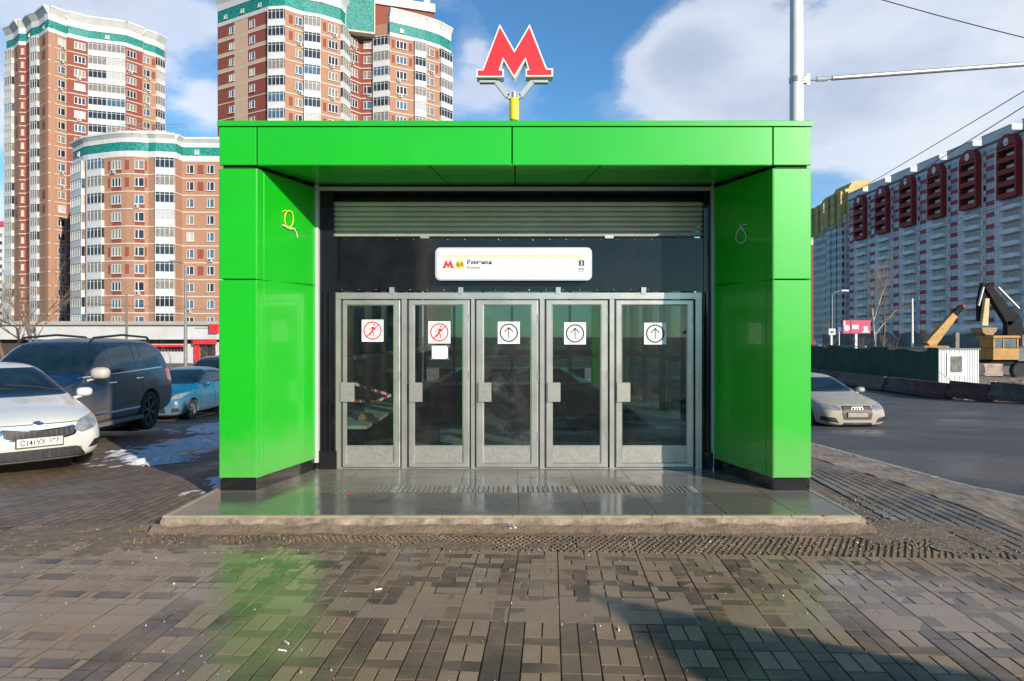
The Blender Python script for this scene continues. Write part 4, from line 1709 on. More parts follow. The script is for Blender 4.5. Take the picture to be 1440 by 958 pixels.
# tower behind the portal
B = Bld('apartment_tower', 'red and orange brick tower with large teal panel, rising behind the green portal', 'apartment building', (-30, 135, -1.75))
Cp = [V2(306, 131.5), V2(378, 124.5), V2(401, 124.2), V2(427, 126.5), V2(452, 127.6), V2(479, 130), V2(489, 133.5), V2(507, 136.2), V2(525, 136.0), V2(548, 135.0), V2(582, 137.5),
      V2(598, 138.8), V2(618, 141), V2(634, 144)]
footprint(B, Cp, -2, 64, BRO, back=18)
segs = [dict(a=Cp[0], b=Cp[1], mat=BRR, items=[('swin', .24, .34), ('swin', .64, .74)]),
        dict(a=Cp[1], b=Cp[2], mat=BRO, items=[('log', .0, 1.0)]), dict(a=Cp[2], b=Cp[3], mat=BRO, items=[('win', .55, .92), ('deco', .2, .4)]),
        dict(a=Cp[3], b=Cp[4], mat=BRO, items=[('log', .0, .95)]), dict(a=Cp[4], b=Cp[5], mat=BRO, items=[('win', .35, .85), ('deco', .08, .25)]),
        dict(a=Cp[5], b=Cp[6], mat=BRO, items=[('log', .0, 1.0)]), dict(a=Cp[6], b=Cp[7], mat=BRR, items=[('win', .1, .75)]),
        dict(a=Cp[7], b=Cp[8], mat=BRR, items=[('win', .25, .9)]), dict(a=Cp[8], b=Cp[9], mat=BRO, items=[('log', .05, 1.0)]),
        dict(a=Cp[9], b=Cp[10], mat=BRO, items=[('win', .26, .70), ('deco', .08, .2), ('deco', .8, .92)]), dict(a=Cp[10], b=Cp[11], mat=BRO, items=[('log', .0, 1.0)]),
        dict(a=Cp[11], b=Cp[12], mat=BRO, items=[('win', .1, .62), ('deco', .72, .92)]), dict(a=Cp[12], b=Cp[13], mat=BRO, items=[('log', .0, 1.0)])]
storeys(B, segs, 61.2, 21, 3.0, zvis=37, seed=21, lit=.3, acs=.3)
mb = MB()
mbr = MB()
a, b = Cp[0], Cp[1]
d = (b - a)
for t0, t1 in ((.345, .60),):
    mb.M = wallM(a, b, d.length * (t0 + t1) / 2, 0)
    mb.box((-d.length * (t1 - t0) / 2, -.05, 36), (d.length * (t1 - t0) / 2, .04, 61.1))
mb.M = wallM(a, b, d.length / 2, 0)
for k in range(8):
    if k < 4:
        mb.box((-d.length / 2, -.045, 61.2 - k * 3 - 3 + .1), (d.length / 2, .03, 61.2 - k * 3 - 2.3))
part('brick_panel', mb, BRB, B.root)
crown(B, Cp[:7], 61.2, (61.9, 64.2, 67.0), .6)
crown(B, Cp[9:], 61.2, (61.9, 64.0, 66.6), .6)
mb = MB()
a, b = V2(486, 132.6), V2(526, 134.2)
mb.M = wallM(a, b, (b - a).length / 2, 0)
hw = (b - a).length / 2
mb.box((-hw, -.1, 61.4), (hw, 1.5, 76))
part('mosaic_panel', mb, TEAL, B.root)
mb = MB()
mb.M = wallM(a, b, hw, 0)
for x in (-hw - .15, hw):
    mb.box((x, -.25, 61.2), (x + .2, 1.5, 76.2))
mb.box((-hw - .15, -.25, 61.1), (hw + .2, 1.5, 61.4))
part('panel_border', mb, CREAM, B.root)
mb = MB()
DECO = pbr('bronze_ornament', (0.06, 0.09, 0.08), .5, metal=.4)
for ang in range(0, 180, 36):
    mb.M = wallM(a, b, hw, 68.4)
    c_, s_ = cos(radians(ang + 15)), sin(radians(ang + 15))
    mb.bar((-c_ * 1.6, -.16, -s_ * 1.6), (c_ * 1.6, -.16, s_ * 1.6), .10, .10, up=(0, 1, 0))
part('wall_ornament', mb, DECO, B.root)
mb = MB()
mb.prism([(PX(525, 140), 139), (PX(610, 143), 143), (PX(600, 150), 152), (PX(525, 150), 152)], 60, 69.5)
part('roof_storey', mb, BRR, B.root)
mb = MB()
mb.prism([(PX(524, 139.5), 138.6), (PX(612, 142.5), 142.6), (PX(602, 150), 152), (PX(525, 150), 152)], 69.5, 71.2)
part('roof_parapet', mb, BWHITE, B.root)
mb = MB()
for px in (548, 575, 600):
    mb.cbox((PX(px, 144) - .6, 144, 71), (PX(px, 144) + .6, 145.5, 73.6), .2)
pieces('chimney', mb, BWHITE, B.root)
B.finish()

# shop front podium on the left, in front of the towers
R = root('shop_building', 'long low white shop building with red canopy and entrance, behind the parked cars', 'shop building', (-48, 88, -1.75))
SHW = pbr('shop_white', (0.48, 0.48, 0.48), .6, var=.1, vscale=.4)
mb = MB()
YS = 86
mb.box((PX(-60, YS), YS, PZ(477.5, YS)), (PX(330, YS), YS + 22, PZ(457, YS)))
part('fascia', mb, SHW, R)
mb = MB()
mb.box((PX(-60, YS), YS - .5, PZ(457, YS)), (PX(330, YS), YS + 22, PZ(452, YS)))
part('roof_edge', mb, pbr('grey_parapet', (0.33, 0.31, 0.29), .7, var=.1), R)
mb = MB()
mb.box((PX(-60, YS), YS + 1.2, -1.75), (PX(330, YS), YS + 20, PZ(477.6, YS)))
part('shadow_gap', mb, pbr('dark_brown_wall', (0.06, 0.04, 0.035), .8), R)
mb = MB()
YW = 84.5
mb.box((PX(38, YW), YW, -1.75), (PX(281, YW), YW + 2.2, PZ(484, YW)))
mb.box((PX(303, YW), YW, -1.75), (PX(330, YW), YW + 2.2, PZ(484, YW)))
mb.box((PX(281, YW), YW + .01, PZ(481.5, YW)), (PX(303, YW), YW + 2.2, PZ(484, YW) + .001))
part('wall', mb, SHW, R)
mb = MB()
for a, b in ((218, 259), (150, 190)):
    mb.box((PX(a, YW), YW - .7, PZ(487.8, YW)), (PX(b, YW), YW - .02, PZ(484.8, YW)))
part('canopy', mb, REDP, R)
mb = MB()
for k in range(9):
    a = 219 + k * 4.4
    mb.box((PX(a, YW), YW - .03, PZ(494.5, YW)), (PX(a + 3.9, YW), YW + .02, PZ(488, YW)))
pieces('shop_window', mb, WG1, R)
mb = MB()
mb.box((PX(276, YW), YW - .5, PZ(484, YW)), (PX(281, YW), YW - .01, -1.7))
mb.box((PX(276, YW), YW - .9, PZ(484, YW)), (PX(305, YW), YW - .01, PZ(478.5, YW)))
part('entrance_surround', mb, REDP, R)
text_obj('lettering', 'АПТЕКА', .42, WHITE, (PX(283, YW), YW - .93, PZ(482.6, YW)), R)
mb = MB()
mb.box((PX(282, YW), YW - .02, -1.7), (PX(302, YW), YW + .3, PZ(484.1, YW)))
part('entrance_door', mb, WG1, R)
for o in list(R.children):
    if o.name.startswith('lettering'):
        bpy.data.objects.remove(o)
text_obj('lettering', '•••••••••', .62, pbr('green_letters', (0.0, 0.28, 0.12), .5), (PX(274, YS), YS - .03, PZ(464, YS)), R, extrude=.02)
mb = MB()
mb.box((PX(297.5, YS), YS - .6, PZ(468, YS)), (PX(309, YS), YS - .02, PZ(456, YS)))
part('sign_box', mb, REDP, R)

# long grey panel block on the right, facing the street
XD = 115.0
B = Bld('apartment_block', 'long grey panel block with dark red arched balcony stacks on the right', 'apartment building', (XD, 190, -1.75), cap=100)
Y0, MOD, NM = 157.0, 13.4, 6
FHD = 2.8
ZR = 48.2
mb = MB()
y_end = 233.0
mb.box((XD, Y0 - MOD, -2), (XD + 16, y_end, ZR))
part('wall', mb, PANELG, B.root)
seam = MB()
for k in range(17):
    seam.box((XD - .03, Y0 - MOD, k * FHD - .25), (XD + .02, y_end, k * FHD - .17))
for m in range(-1, NM):
    for dy in (0, 2.6, 8.6, 11.2):
        seam.box((XD - .028, Y0 + m * MOD + dy - .05, -2), (XD + .02, Y0 + m * MOD + dy + .05, ZR))
part('panel_seam', seam, pbr('seam_grey', (0.17, 0.17, 0.19), .9), B.root)
mar = MB()
bal_par = MB()
def balcony_mesh(kind):
    key = ('bal', kind)
    if key in PROTO:
        return PROTO[key]
    mb = MB()
    w, dep = 3.0, 1.25
    pl = [(-w, .0), (-w, -dep * .55), (-w * .72, -dep), (w * .72, -dep), (w, -dep * .55), (w, .0)]
    n = len(pl)
    inner = [(p[0] * .95, p[1] * .88) for p in pl]
    for j in range(n - 1):
        q = [pl[j], pl[j + 1], inner[j + 1], inner[j]]
        mb.prism(q, 0, 1.05, 0)
    mb.prism(pl, -.02, .14, 0)
    mb.box((-w, -.04, .15), (w, .03, FHD - .1), 1)
    for x in (-2.1, -.2, 1.7):
        mb.box((x - .75, -.09, .9), (x + .55, -.03, 2.35), 2)
        mb.box((x - .68, -.10, .97), (x - .08, -.091, 2.28), 3)
        mb.box((x - .0, -.10, .97), (x + .48, -.091, 2.28), 3)
    PROTO[key] = mb.mesh('balcony', [PANELL, pbr('balcony_back_wall', (0.52, 0.48, 0.46), .9), WFRAME, WG1])
    return PROTO[key]
def redbox_mesh():
    mb = MB()
    w, dep, H = 3.2, 1.45, 4 * FHD + .6
    rad = 3.2
    # side cheeks, front slabs with arch on top
    mb.box((-w, -dep, 0), (-w + .55, 0, H), 0)
    mb.box((w - .55, -dep, 0), (w, 0, H), 0)
    for k in range(5):
        hz = 1.15 if k < 4 else .8
        mb.box((-w + .55, -dep, k * FHD), (w - .55, -dep + .15, k * FHD + hz), 0)
        mb.box((-w + .55, -dep + .15, k * FHD), (w - .55, 0, k * FHD + .15), 0)
    mb.box((-w + .55, -.05, .15), (w - .55, 0.0, H), 1)
    for k in range(4):
        mb.box((-1.6, -.10, k * FHD + 1.0), (1.2, -.051, k * FHD + 2.2), 2)
    n = 12
    arc = [(-w, H), (w, H)] + [(w * cos(pi * j / n), H + 2.9 * sin(pi * j / n)) for j in range(1, n)]
    mb.xprism(arc, -dep, 0, 0)
    rr = [(.8 * cos(2 * pi * j / 16), H + 1.1 + .95 * sin(2 * pi * j / 16)) for j in range(16)]
    mb.xprism(rr, -dep - .04, -dep + .01, 2)
    return mb.mesh('arched_balcony_stack', [REDBX, pbr('stack_recess', (0.05, 0.03, 0.03), .9), WFRAME])
RB = redbox_mesh()
r = random.Random(5)
top_block, top_lit = MB(), MB()
PL = lambda y: (Vector((XD, y + 50)), Vector((XD, y - 50)))   # wall runs towards the camera, outward is -x
def placeD(y, z, off=0.0):
    return wallM(Vector((XD, y + 50)), Vector((XD, y - 50)), 50, z, off)
for m in range(-1, NM):
    yb_ = Y0 + m * MOD            # centre of the balcony stack
    B.put('arched_balcony_stack', RB, placeD(yb_, 33.9 - .3), 10)
    for k in range(12):
        z = k * FHD + .2
        if z < 32:
            B.put('balcony', balcony_mesh(0), placeD(yb_, z), 3)
    for k in range(17):
        z = k * FHD
        B.put('window', win_mesh(1.1, 1.4, r.choice((0, 0, 1, 2)), 1), placeD(yb_ + 4.2 - 8.6 + 13.4 * 0, z + .8), .8)
        B.put('window', win_mesh(2.3, 1.5, r.choice((1, 1, 2, 3, 0)), 3), placeD(yb_ + 7.2, z + .8), 1)
        mar.box((XD - .10, yb_ + 5.8, z - .35), (XD + .02, yb_ + 8.6, z + .72))
    top_block.box((XD + .6, yb_ + 1.0, ZR), (XD + 9, yb_ + 11.0, ZR + 2.6))
    top_block.box((XD + .5, yb_ + .9, ZR + 2.6), (XD + 9.1, yb_ + 11.1, ZR + 2.8))
    top_lit.box((XD + .65, yb_ + .93, ZR), (XD + 8.9, yb_ + .99, ZR + 2.6))
part('maroon_panel', mar, MAROON, B.root)
part('roof_storey', top_block, PANELG, B.root)
part('roof_storey_lit_end', top_lit, BWHITE, B.root)  # white sheets paint the sunlit look onto the end faces
mb = MB()
mb.box((XD - .25, Y0 - MOD, ZR - .4), (XD + .4, y_end, ZR + .15))
part('roof_edge', mb, pbr('roof_edge_dark', (0.14, 0.14, 0.15), .8), B.root)
# low annexe of shops at its foot
mb = MB()
mb.box((XD - 9, Y0 - MOD, -2), (XD - .3, y_end, 2.6))
part('annexe', mb, pbr('annexe_wall', (0.16, 0.15, 0.15), .8, var=.4, vscale=.3), B.root)
B.finish()

# pair of panel towers with ochre tops
for (xa, ya, xb, yb_, ztp, lab) in ((117, 240, 124, 253, 56.8, 'grey panel tower with an ochre stepped top, next to the long grey block'),
                                    (121, 262, 129, 272, 56.8, 'grey panel tower with an ochre top, between the stepped one and the green portal')):
    B = Bld('apartment_tower', lab, 'apartment building', ((xa + xb) / 2, ya, -1.75), group='grey towers with ochre tops', cap=60)
    mb = MB()
    mb.box((xa, ya, -2), (xb + 8, yb_, ztp - 12))
    part('wall', mb, PANELG, B.root)
    mb = MB()
    mb.box((xa + .3, ya + .3, ztp - 12), (xb + 8, yb_ - .3, ztp - 3))
    mb.xprism([(xa + 1.5, ztp - 3), (xb + 4, ztp - 3), (xb + 3, ztp - .4), (xa + 5.5, ztp), (xa + 2.8, ztp - .6)], ya + .6, yb_ - .6)
    for k in range(3):
        mb.cbox((xa - 1.0, ya + 1 + k * 5, ztp - 17 + k), (xa + .29, ya + 3.6 + k * 5, ztp - 3.5), .4)
        mb.cbox((xa + .8 + k * 3.4, ya - .9, ztp - 17 + k), (xa + 2.9 + k * 3.4, ya + .29, ztp - 3.8), .4)
    part('ochre_top', mb, OCHRE, B.root)
    rr = random.Random(9)
    for k in range(15):
        for q in range(2):
            a, b = Vector((xa + .2 + q * 6, ya)), Vector((xa + 6 + q * 6, ya))
            if k * 2.8 < ztp - 16:
                B.put('balcony', loggia_mesh(4.6, 2.8, rr.choice((0, 0, 1)), dep=.9), wallM(a, b, 3, k * 2.8), 3)
        a, b = Vector((xa, yb_)), Vector((xa, ya))
        L = (b - a).length
        for q in range(3):
            if k * 2.8 < ztp - 16:
                B.put('balcony', loggia_mesh(3.6, 2.8, rr.choice((0, 0, 1)), dep=.9), wallM(a, b, L * (q + .5) / 3, k * 2.8), 3)
    B.finish()
B = Bld('apartment_block', 'dark red brick block with a yellowish top, half hidden behind the right green column', 'apartment building', (131, 300, -1.75))
mb = MB()
mb.box((126, 300, -2), (140, 315, 42))
part('wall', mb, BRR, B.root)
mb = MB()
mb.box((125.6, 299.6, 42), (140, 315, 43.3))
part('cornice', mb, CREAM, B.root)
mb = MB()
mb.box((127.5, 301, 43.3), (140, 314, 47))
part('roof_storey', mb, OCHRE, B.root)
a, b = Vector((126, 300)), Vector((140, 300))
for k in range(14):
    for q in (3, 8):
        B.put('window', win_mesh(1.6, 1.5, k % 3, 2), wallM(a, b, q, k * 3 + .6), 1)
B.finish()
B = Bld('apartment_block', 'pale white block barely showing at the left edge of the picture beside the tall tower', 'apartment building', (-205, 262, -1.75))
mb = MB()
mb.box((-240, 262, -2), (PX(7.5, 262), 280, 44))
part('wall', mb, BWHITE, B.root)
mb = MB()
mb.box((-240, 261.5, 44), (PX(7.6, 262), 280, 46))
part('roof_edge', mb, MAROON, B.root)
a, b = Vector((-240, 262)), Vector((PX(7.5, 262), 262))
L = (b - a).length
for k in range(14):
    for q in range(6):
        B.put('window', win_mesh(1.8, 1.5, (k + q) % 3, 2), wallM(a, b, L - 2 - q * 3.4, k * 3 + 1), 1)
B.finish()

# block behind the camera that the panels and panes reflect
B = Bld('apartment_block', 'grey panel block standing behind the viewer, outside the picture', 'apartment building', (-40, -75, -.2))
mb = MB()
mb.box((-95, -90, -1), (-12, -72, 26))
part('wall', mb, PANELG, B.root)
for k in range(8):
    for q in range(12):
        B.put('window', win_mesh(2.0, 1.5, (k * q) % 4, 2), wallM(Vector((-12, -72)), Vector((-95, -72)), 3 + q * 6.5, k * 3 + 1.6), 1)
B.finish()

# ------------------------------------------------------------ cars
def shell(stations, arches, name='body', lvl=3):
    """smooth car body from cross sections; stations: (x, zb, zm, zbelt, zt, wl, wm, wb, wt)"""
    mb = MB()
    rings = []
    for (x, zb, zm, zbelt, zt, wl, wm, wb, wt_) in stations:
        half = [(0, zb), (wl * .86, zb), (wl, zb + .09), (wm, zm), (wb, zbelt), (wt_, zt - .03 - (zt - zbelt) * .06), (wt_ * .62, zt), (0, zt + .012)]
        r = [mb.vert((x, 0, half[0][1]))] + [mb.vert((x, y, z)) for y, z in half[1:-1]] + [mb.vert((x, 0, half[-1][1]))] + [mb.vert((x, -y, z)) for y, z in reversed(half[1:-1])]
        rings.append(r)
    n = len(rings[0])
    for a, b in zip(rings, rings[1:]):
        for j in range(n):
            mb.face((a[j], b[j], b[(j + 1) % n], a[(j + 1) % n]))
    for r, flip in ((rings[0], False), (rings[-1], True)):
        L = len(r)
        top = 7
        fs = [(r[0], r[1], r[L - 1])]
        for j in range(1, top - 1):
            fs.append((r[j], r[j + 1], r[L - j - 1], r[L - j]))
        fs.append((r[top - 1], r[top], r[top + 1]))
        for f in fs:
            mb.face(f[::-1] if flip else f)
    me = mb.mesh(name + '_cage', [])
    o = bpy.data.objects.new('cage', me)
    COL.objects.link(o)
    md = o.modifiers.new('s', 'SUBSURF')
    md.levels = md.render_levels = lvl
    dg = bpy.context.evaluated_depsgraph_get()
    smooth = bpy.data.meshes.new_from_object(o.evaluated_get(dg))
    bm = bmesh.new()
    bm.from_mesh(smooth)
    bvh = BVHTree.FromBMesh(bm)
    bm.free()
    o.modifiers.clear()
    o.data = smooth
    smooth.materials.clear()
    for (ax, r, zc, wy) in arches:
        for s_ in (-1, 1):
            c = MB()
            c.lathe([(r, s_ * (wy - .30)), (r, s_ * (wy + .4))], 36, 'y', (ax, 0, zc))
            co = bpy.data.objects.new('cut', c.mesh('cut', []))
            COL.objects.link(co)
            m = o.modifiers.new('b', 'BOOLEAN')
            m.operation = 'DIFFERENCE'
            m.solver = 'EXACT'
            m.object = co
    bpy.context.view_layer.update()
    dg = bpy.context.evaluated_depsgraph_get()
    out = bpy.data.meshes.new_from_object(o.evaluated_get(dg))
    for q in [q for q in bpy.data.objects if q.name.startswith(('cut', 'cage'))]:
        bpy.data.objects.remove(q)
    out.name = name
    out.polygons.foreach_set('use_smooth', [True] * len(out.polygons))
    out.set_sharp_from_angle(angle=radians(50))
    # faces inside the arches are dark
    return out, bvh


def smoothpoly(pts, n=5):
    """closed Catmull-Rom through pts"""
    out = []
    m = len(pts)
    for i in range(m):
        p0, p1, p2, p3 = (Vector(pts[(i + k - 1) % m]) for k in range(4))
        for k in range(n):
            t = k / n
            out.append(tuple(0.5 * ((2 * p1) + (p2 - p0) * t + (2 * p0 - 5 * p1 + 4 * p2 - p3) * t * t + (3 * p1 - p0 - 3 * p2 + p3) * t ** 3)))
    return out


def roundpoly(pts, r=.03, n=3):
    out = []
    m = len(pts)
    for i in range(m):
        a, b, c = Vector(pts[i - 1]), Vector(pts[i]), Vector(pts[(i + 1) % m])
        d0, d1 = (a - b), (c - b)
        rr = min(r, d0.length * .45, d1.length * .45)
        p, q = b + d0.normalized() * rr, b + d1.normalized() * rr
        for k in range(n + 1):
            t = k / n
            out.append(tuple(p * (1 - t) ** 2 + b * 2 * t * (1 - t) + q * t * t))
    return out


def wrap(bvh, poly, org, A, Bv, D, off=.005, grid=.06, depth=.02, densify=.06):
    """patch with the given 2-D outline wrapped onto a surface"""
    org, A, Bv, D = Vector(org), Vector(A), Vector(Bv), Vector(D).normalized()
    P2 = []
    m = len(poly)
    for i in range(m):
        a, b = Vector(poly[i]), Vector(poly[(i + 1) % m])
        k = max(1, int((b - a).length / densify))
        for j in range(k):
            P2.append(a.lerp(b, j / k))
    nb = len(P2)
    xs, ys_ = [p.x for p in P2], [p.y for p in P2]
    def inside(p):
        c = False
        for i in range(nb):
            a, b = P2[i], P2[i - 1]
            if (a.y > p.y) != (b.y > p.y) and p.x < (b.x - a.x) * (p.y - a.y) / (b.y - a.y) + a.x:
                c = not c
        return c
    pts = list(P2)
    y = min(ys_) + grid / 2
    while y < max(ys_):
        x = min(xs) + grid / 2
        while x < max(xs):
            q = Vector((x, y))
            if inside(q) and min((q - p).length for p in P2) > grid * .35:
                pts.append(q)
            x += grid
        y += grid
    vs, es, fs, *_ = delaunay_2d_cdt(pts, [], [list(range(nb))], 1, 1e-6)
    mb = MB()
    hits = []
    for p in vs:
        o = org + A * p.x + Bv * p.y - D * 3
        h = bvh.ray_cast(o, D)
        if h[0] is None:
            h = bvh.find_nearest(org + A * p.x + Bv * p.y)
        hits.append((h[0], h[1]))
    for (c, nrm) in hits:
        if nrm.dot(D) > 0:
            nrm = -nrm
        mb.vert(c + nrm * off)
    for f in fs:
        mb.face(f)
    # rim towards the body
    cnt = {}
    for f in fs:
        for i in range(len(f)):
            e = (f[i], f[(i + 1) % len(f)])
            cnt[frozenset(e)] = cnt.get(frozenset(e), 0) + 1
    low = {}
    for f in fs:
        for i in range(len(f)):
            a, b = f[i], f[(i + 1) % len(f)]
            if cnt[frozenset((a, b))] == 1:
                for k in (a, b):
                    if k not in low:
                        low[k] = mb.vert(mb.v[k] - (hits[k][1] if hits[k][1].dot(D) < 0 else -hits[k][1]) * depth)
                mb.face((a, b, low[b], low[a]))
    return mb


def wheel(parent, x, y, r, w, side, rimmat, spokes=5, rimr=.68, steer=0):
    W = bpy.data.objects.new('wheel', None)
    mbt = MB()
    prof = [(r * rimr, -w / 2 * .9), (r * .9, -w / 2), (r * .97, -w / 2 * .86), (r, -w / 2 * .6), (r, w / 2 * .6), (r * .97, w / 2 * .86), (r * .9, w / 2), (r * rimr, w / 2 * .9), (r * rimr, -w / 2 * .9)]
    mbt.lathe(prof, 40, 'y')
    mb = MB()
    rr = r * rimr
    fy = w / 2 * .55 * side
    mb.lathe([(rr, -w * .4), (rr * 1.0, fy * 1.5), (rr * .93, fy * 1.55), (rr * .90, fy * .9), (rr * .90, -w * .4)], 40, 'y')
    mb.lathe([(rr * .9, -fy * .2), (0, -fy * .2)], 24, 'y', m=1)
    for k in range(spokes):
        a = 2 * pi * k / spokes + .3
        for da in (-.16, .16):
            p = Vector((cos(a) * rr * .16, fy * 1.15, sin(a) * rr * .16))
            q = Vector((cos(a + da) * rr * .92, fy * 1.25, sin(a + da) * rr * .92))
            mb.bar(p, q, rr * .11, .03, up=(0, 1, 0))
    mb.lathe([(rr * .2, fy * .4), (rr * .2, fy * 1.25), (rr * .12, fy * 1.4), (0, fy * 1.42)] if side > 0 else [(rr * .2, fy * .4), (rr * .2, fy * 1.25), (rr * .12, fy * 1.4), (0, fy * 1.42)], 16, 'y')
    M = Matrix.Translation((x, y, r)) @ Matrix.Rotation(steer, 4, 'Z')
    t = part('wheel', mbt, RUBBER, parent, smooth=True, local=True)
    t.matrix_basis = M
    part('rim', mb, [rimmat, BLKPL], t, smooth=False, local=True)
    return t


LICPLATE = pbr('plate_white', (0.66, 0.65, 0.62), .5, var=.12, vscale=12)
SEAM = pbr('panel_gap', (0.008, 0.008, 0.008), .8)


def car(name, label, loc, rz, st, W, paint, wheels, shield, side, rear=None, belt_extra=None, rimmat=RIM, spokes=5, group='cars around the metro entrance', cat='car',
        head=None, grille=None, intake=None, plate=None, fog=None, mirror=None, handles=(), seams=(), tail=None, rails=None, lvl=3, mirrormat=None, hood_seam=None, steer=0, trims=()):
    xf, xr, r, tw = wheels
    R = root(name, label, cat, loc, rz, group)
    me, bvh = shell(st, [(xf, r + .055, r + .01, tw), (xr, r + .055, r + .01, tw)], lvl=lvl)
    me.materials.append(paint)
    body = part('body', me, paint, R, local=True)
    X, Yv, Z = Vector((1, 0, 0)), Vector((0, 1, 0)), Vector((0, 0, 1))
    for sx, x in ((1, xf), (-1, xr)):
        for s_ in (-1, 1):
            wheel(R, x, s_ * (tw - .12), r, .21, s_, rimmat, spokes, steer=steer if sx > 0 else 0)
    # dark wells behind the wheels
    mb = MB()
    for x in (xf, xr):
        mb.lathe([(r + .04, -tw + .28), (r + .04, tw - .28)], 30, 'y', (x, 0, r + .01))
    mb.box((xr + r, -tw + .25, .16), (xf - r, tw - .25, .24))
    part('underbody', mb, BLKPL, R, local=True)
    F0 = (0, Yv, Z, -X)
    if shield:
        part('windscreen', wrap(bvh, roundpoly(shield, .06), (0, 0, 0), Yv, Z, -X, .009, grid=.04, densify=.03), CARGL, R, smooth=True, local=True)
    if rear:
        part('rear_window', wrap(bvh, roundpoly(rear, .06), (0, 0, 0), Yv, Z, X, .009, grid=.05), CARGL, R, smooth=True, local=True)
    for s_ in (-1, 1):
        for poly in side:
            part('side_window', wrap(bvh, roundpoly(poly, .035), (0, 0, 0), X, Z, -Yv * s_, .008, grid=.045, densify=.03), CARGL, R, smooth=True, local=True)
        for (poly, mat, nm) in trims:
            part(nm, wrap(bvh, poly, (0, 0, 0), X, Z, -Yv * s_, .010, grid=.1), mat, R, smooth=True, local=True)
        for (poly) in seams:
            part('door_seam', wrap(bvh, poly, (0, 0, 0), X, Z, -Yv * s_, .0025, grid=.1, depth=.006), SEAM, R, smooth=True, local=True)
        for (hx, hz) in handles:
            h = bvh.ray_cast(Vector((hx, s_ * 3, hz)), -Yv * s_)
            y = h[0].y
            mb = MB()
            mb.tube([(hx - .10, y + s_ * .0, hz), (hx - .085, y + s_ * .035, hz), (hx + .085, y + s_ * .035, hz), (hx + .1, y, hz)], [.010, .014, .014, .010], 8)
            part('door_handle', mb, CHROME if name != 'hatchback' else paint, R, smooth=True, local=True)
        if head:
            part('headlight', wrap(bvh, roundpoly([(a * s_, b) for a, b in head][::s_], .02), (0, 0, 0), Yv, Z, -X, .008, grid=.045, densify=.04), LAMPG, R, smooth=True, local=True)
        if fog:
            part('fog_lamp_recess', wrap(bvh, [(a * s_, b) for a, b in fog][::s_], (0, 0, 0), Yv, Z, -X, .006, grid=.045), BLKPL, R, smooth=True, local=True)
        if tail:
            part('tail_light', wrap(bvh, roundpoly(tail, .02), (0, 0, 0), X, Z, -Yv * s_, .008, grid=.05), pbr('tail_red', (0.35, 0.01, 0.01), .15, coat=1), R, smooth=True, local=True)
        if mirror:
            mx, mz, my = mirror[:3]
            mb = MB()
            k = 1.0 if len(mirror) < 4 else mirror[3]
            c = Vector((mx, s_ * (my + .11 * k), mz))
            prof = []
            for t in range(9):
                a = -pi / 2 + pi * t / 8
                prof.append((cos(a), sin(a)))
            nn = 14
            rings = []
            for (cr, sr) in prof:
                rg = []
                for j in range(nn):
                    a = 2 * pi * j / nn
                    sq = lambda v: math.copysign(abs(v) ** .7, v)
                    rg.append(mb.vert(c + Vector((sr * .05 * k if sr < 0 else sr * .10 * k, sq(cos(a)) * .115 * k * max(cr, .02) ** .6, sq(sin(a)) * .075 * k * max(cr, .02) ** .6))))
                rings.append(rg)
            for a_, b_ in zip(rings, rings[1:]):
                for j in range(nn):
                    mb.face((a_[j], a_[(j + 1) % nn], b_[(j + 1) % nn], b_[j]))
            mb.face(rings[0][::-1])
            mb.face(rings[-1])
            mb.bar(c + Vector((.01, -s_ * .02, -.05 * k)), (mx + .01, s_ * (my - .07), mz - .09 * k), .06, .035)
            part('wing_mirror', mb, mirrormat or paint, R, smooth=True, local=True)
    if grille:
        for (poly, mat, nm, off) in grille:
            part(nm, wrap(bvh, poly, (0, 0, 0), Yv, Z, -X, off, grid=.05, densify=.04), mat, R, smooth=True, local=True)
    if plate:
        pz, pw, txt = plate
        h = bvh.ray_cast(Vector((5, 0, pz)), -X)
        px_ = h[0].x + .02
        pp = MB()
        pp.cbox((px_ - .03, -pw / 2 - .012, pz - .068), (px_ + .004, pw / 2 + .012, pz + .068), .003)
        fr = part('plate_holder', pp, BLKPL, R, local=True)
        pp = MB()
        pp.box((px_ + .0045, -pw / 2, pz - .056), (px_ + .009, pw / 2, pz + .056))
        part('number_plate', pp, LICPLATE if txt else pbr('muddy_plate', (.30, .27, .22), .7, var=.3, vscale=20), fr, local=True)
        rot = Matrix.Rotation(pi / 2, 4, 'Z') @ Matrix.Rotation(pi / 2, 4, 'X')
        if txt:
            text_obj('plate_text', txt[0], .102, BLACKI, (px_ + .0105, -pw / 2 + .036, pz - .036), fr, local=True, rot=rot, bold=.0016, sx=.80)
            text_obj('plate_text', txt[1], .078, BLACKI, (px_ + .0105, pw / 2 - .158, pz - .018), fr, local=True, rot=rot, bold=.0022, sx=.95)
            pp = MB()
            pp.box((px_ + .0092, pw / 2 - .166, pz - .052), (px_ + .0105, pw / 2 - .162, pz + .052))
            for a in (-1, 1):
                pp.box((px_ + .0092, -pw / 2 + .004, pz + a * .050 - .0015), (px_ + .0105, pw / 2 - .004, pz + a * .050 + .0015))
                pp.box((px_ + .0092, a * (pw / 2 - .004) - .0015, pz - .050), (px_ + .0105, a * (pw / 2 - .004) + .0015, pz + .050))
            part('plate_border', pp, BLACKI, fr, local=True)
    if rails:
        for s_ in (-1, 1):
            mb = MB()
            x0, x1, y, z0, z1 = rails
            pts = [(x0, s_ * y, z0 - .05), (x0 - .12, s_ * y, z0 + .02), ((x0 + x1) / 2, s_ * y, z1), (x1 + .12, s_ * y, z0 + .03), (x1, s_ * y, z0 - .05)]
            mb.tube(pts, .022, 8)
            part('roof_rail', mb, BLKPL, R, smooth=True, local=True)
    return R, bvh, body


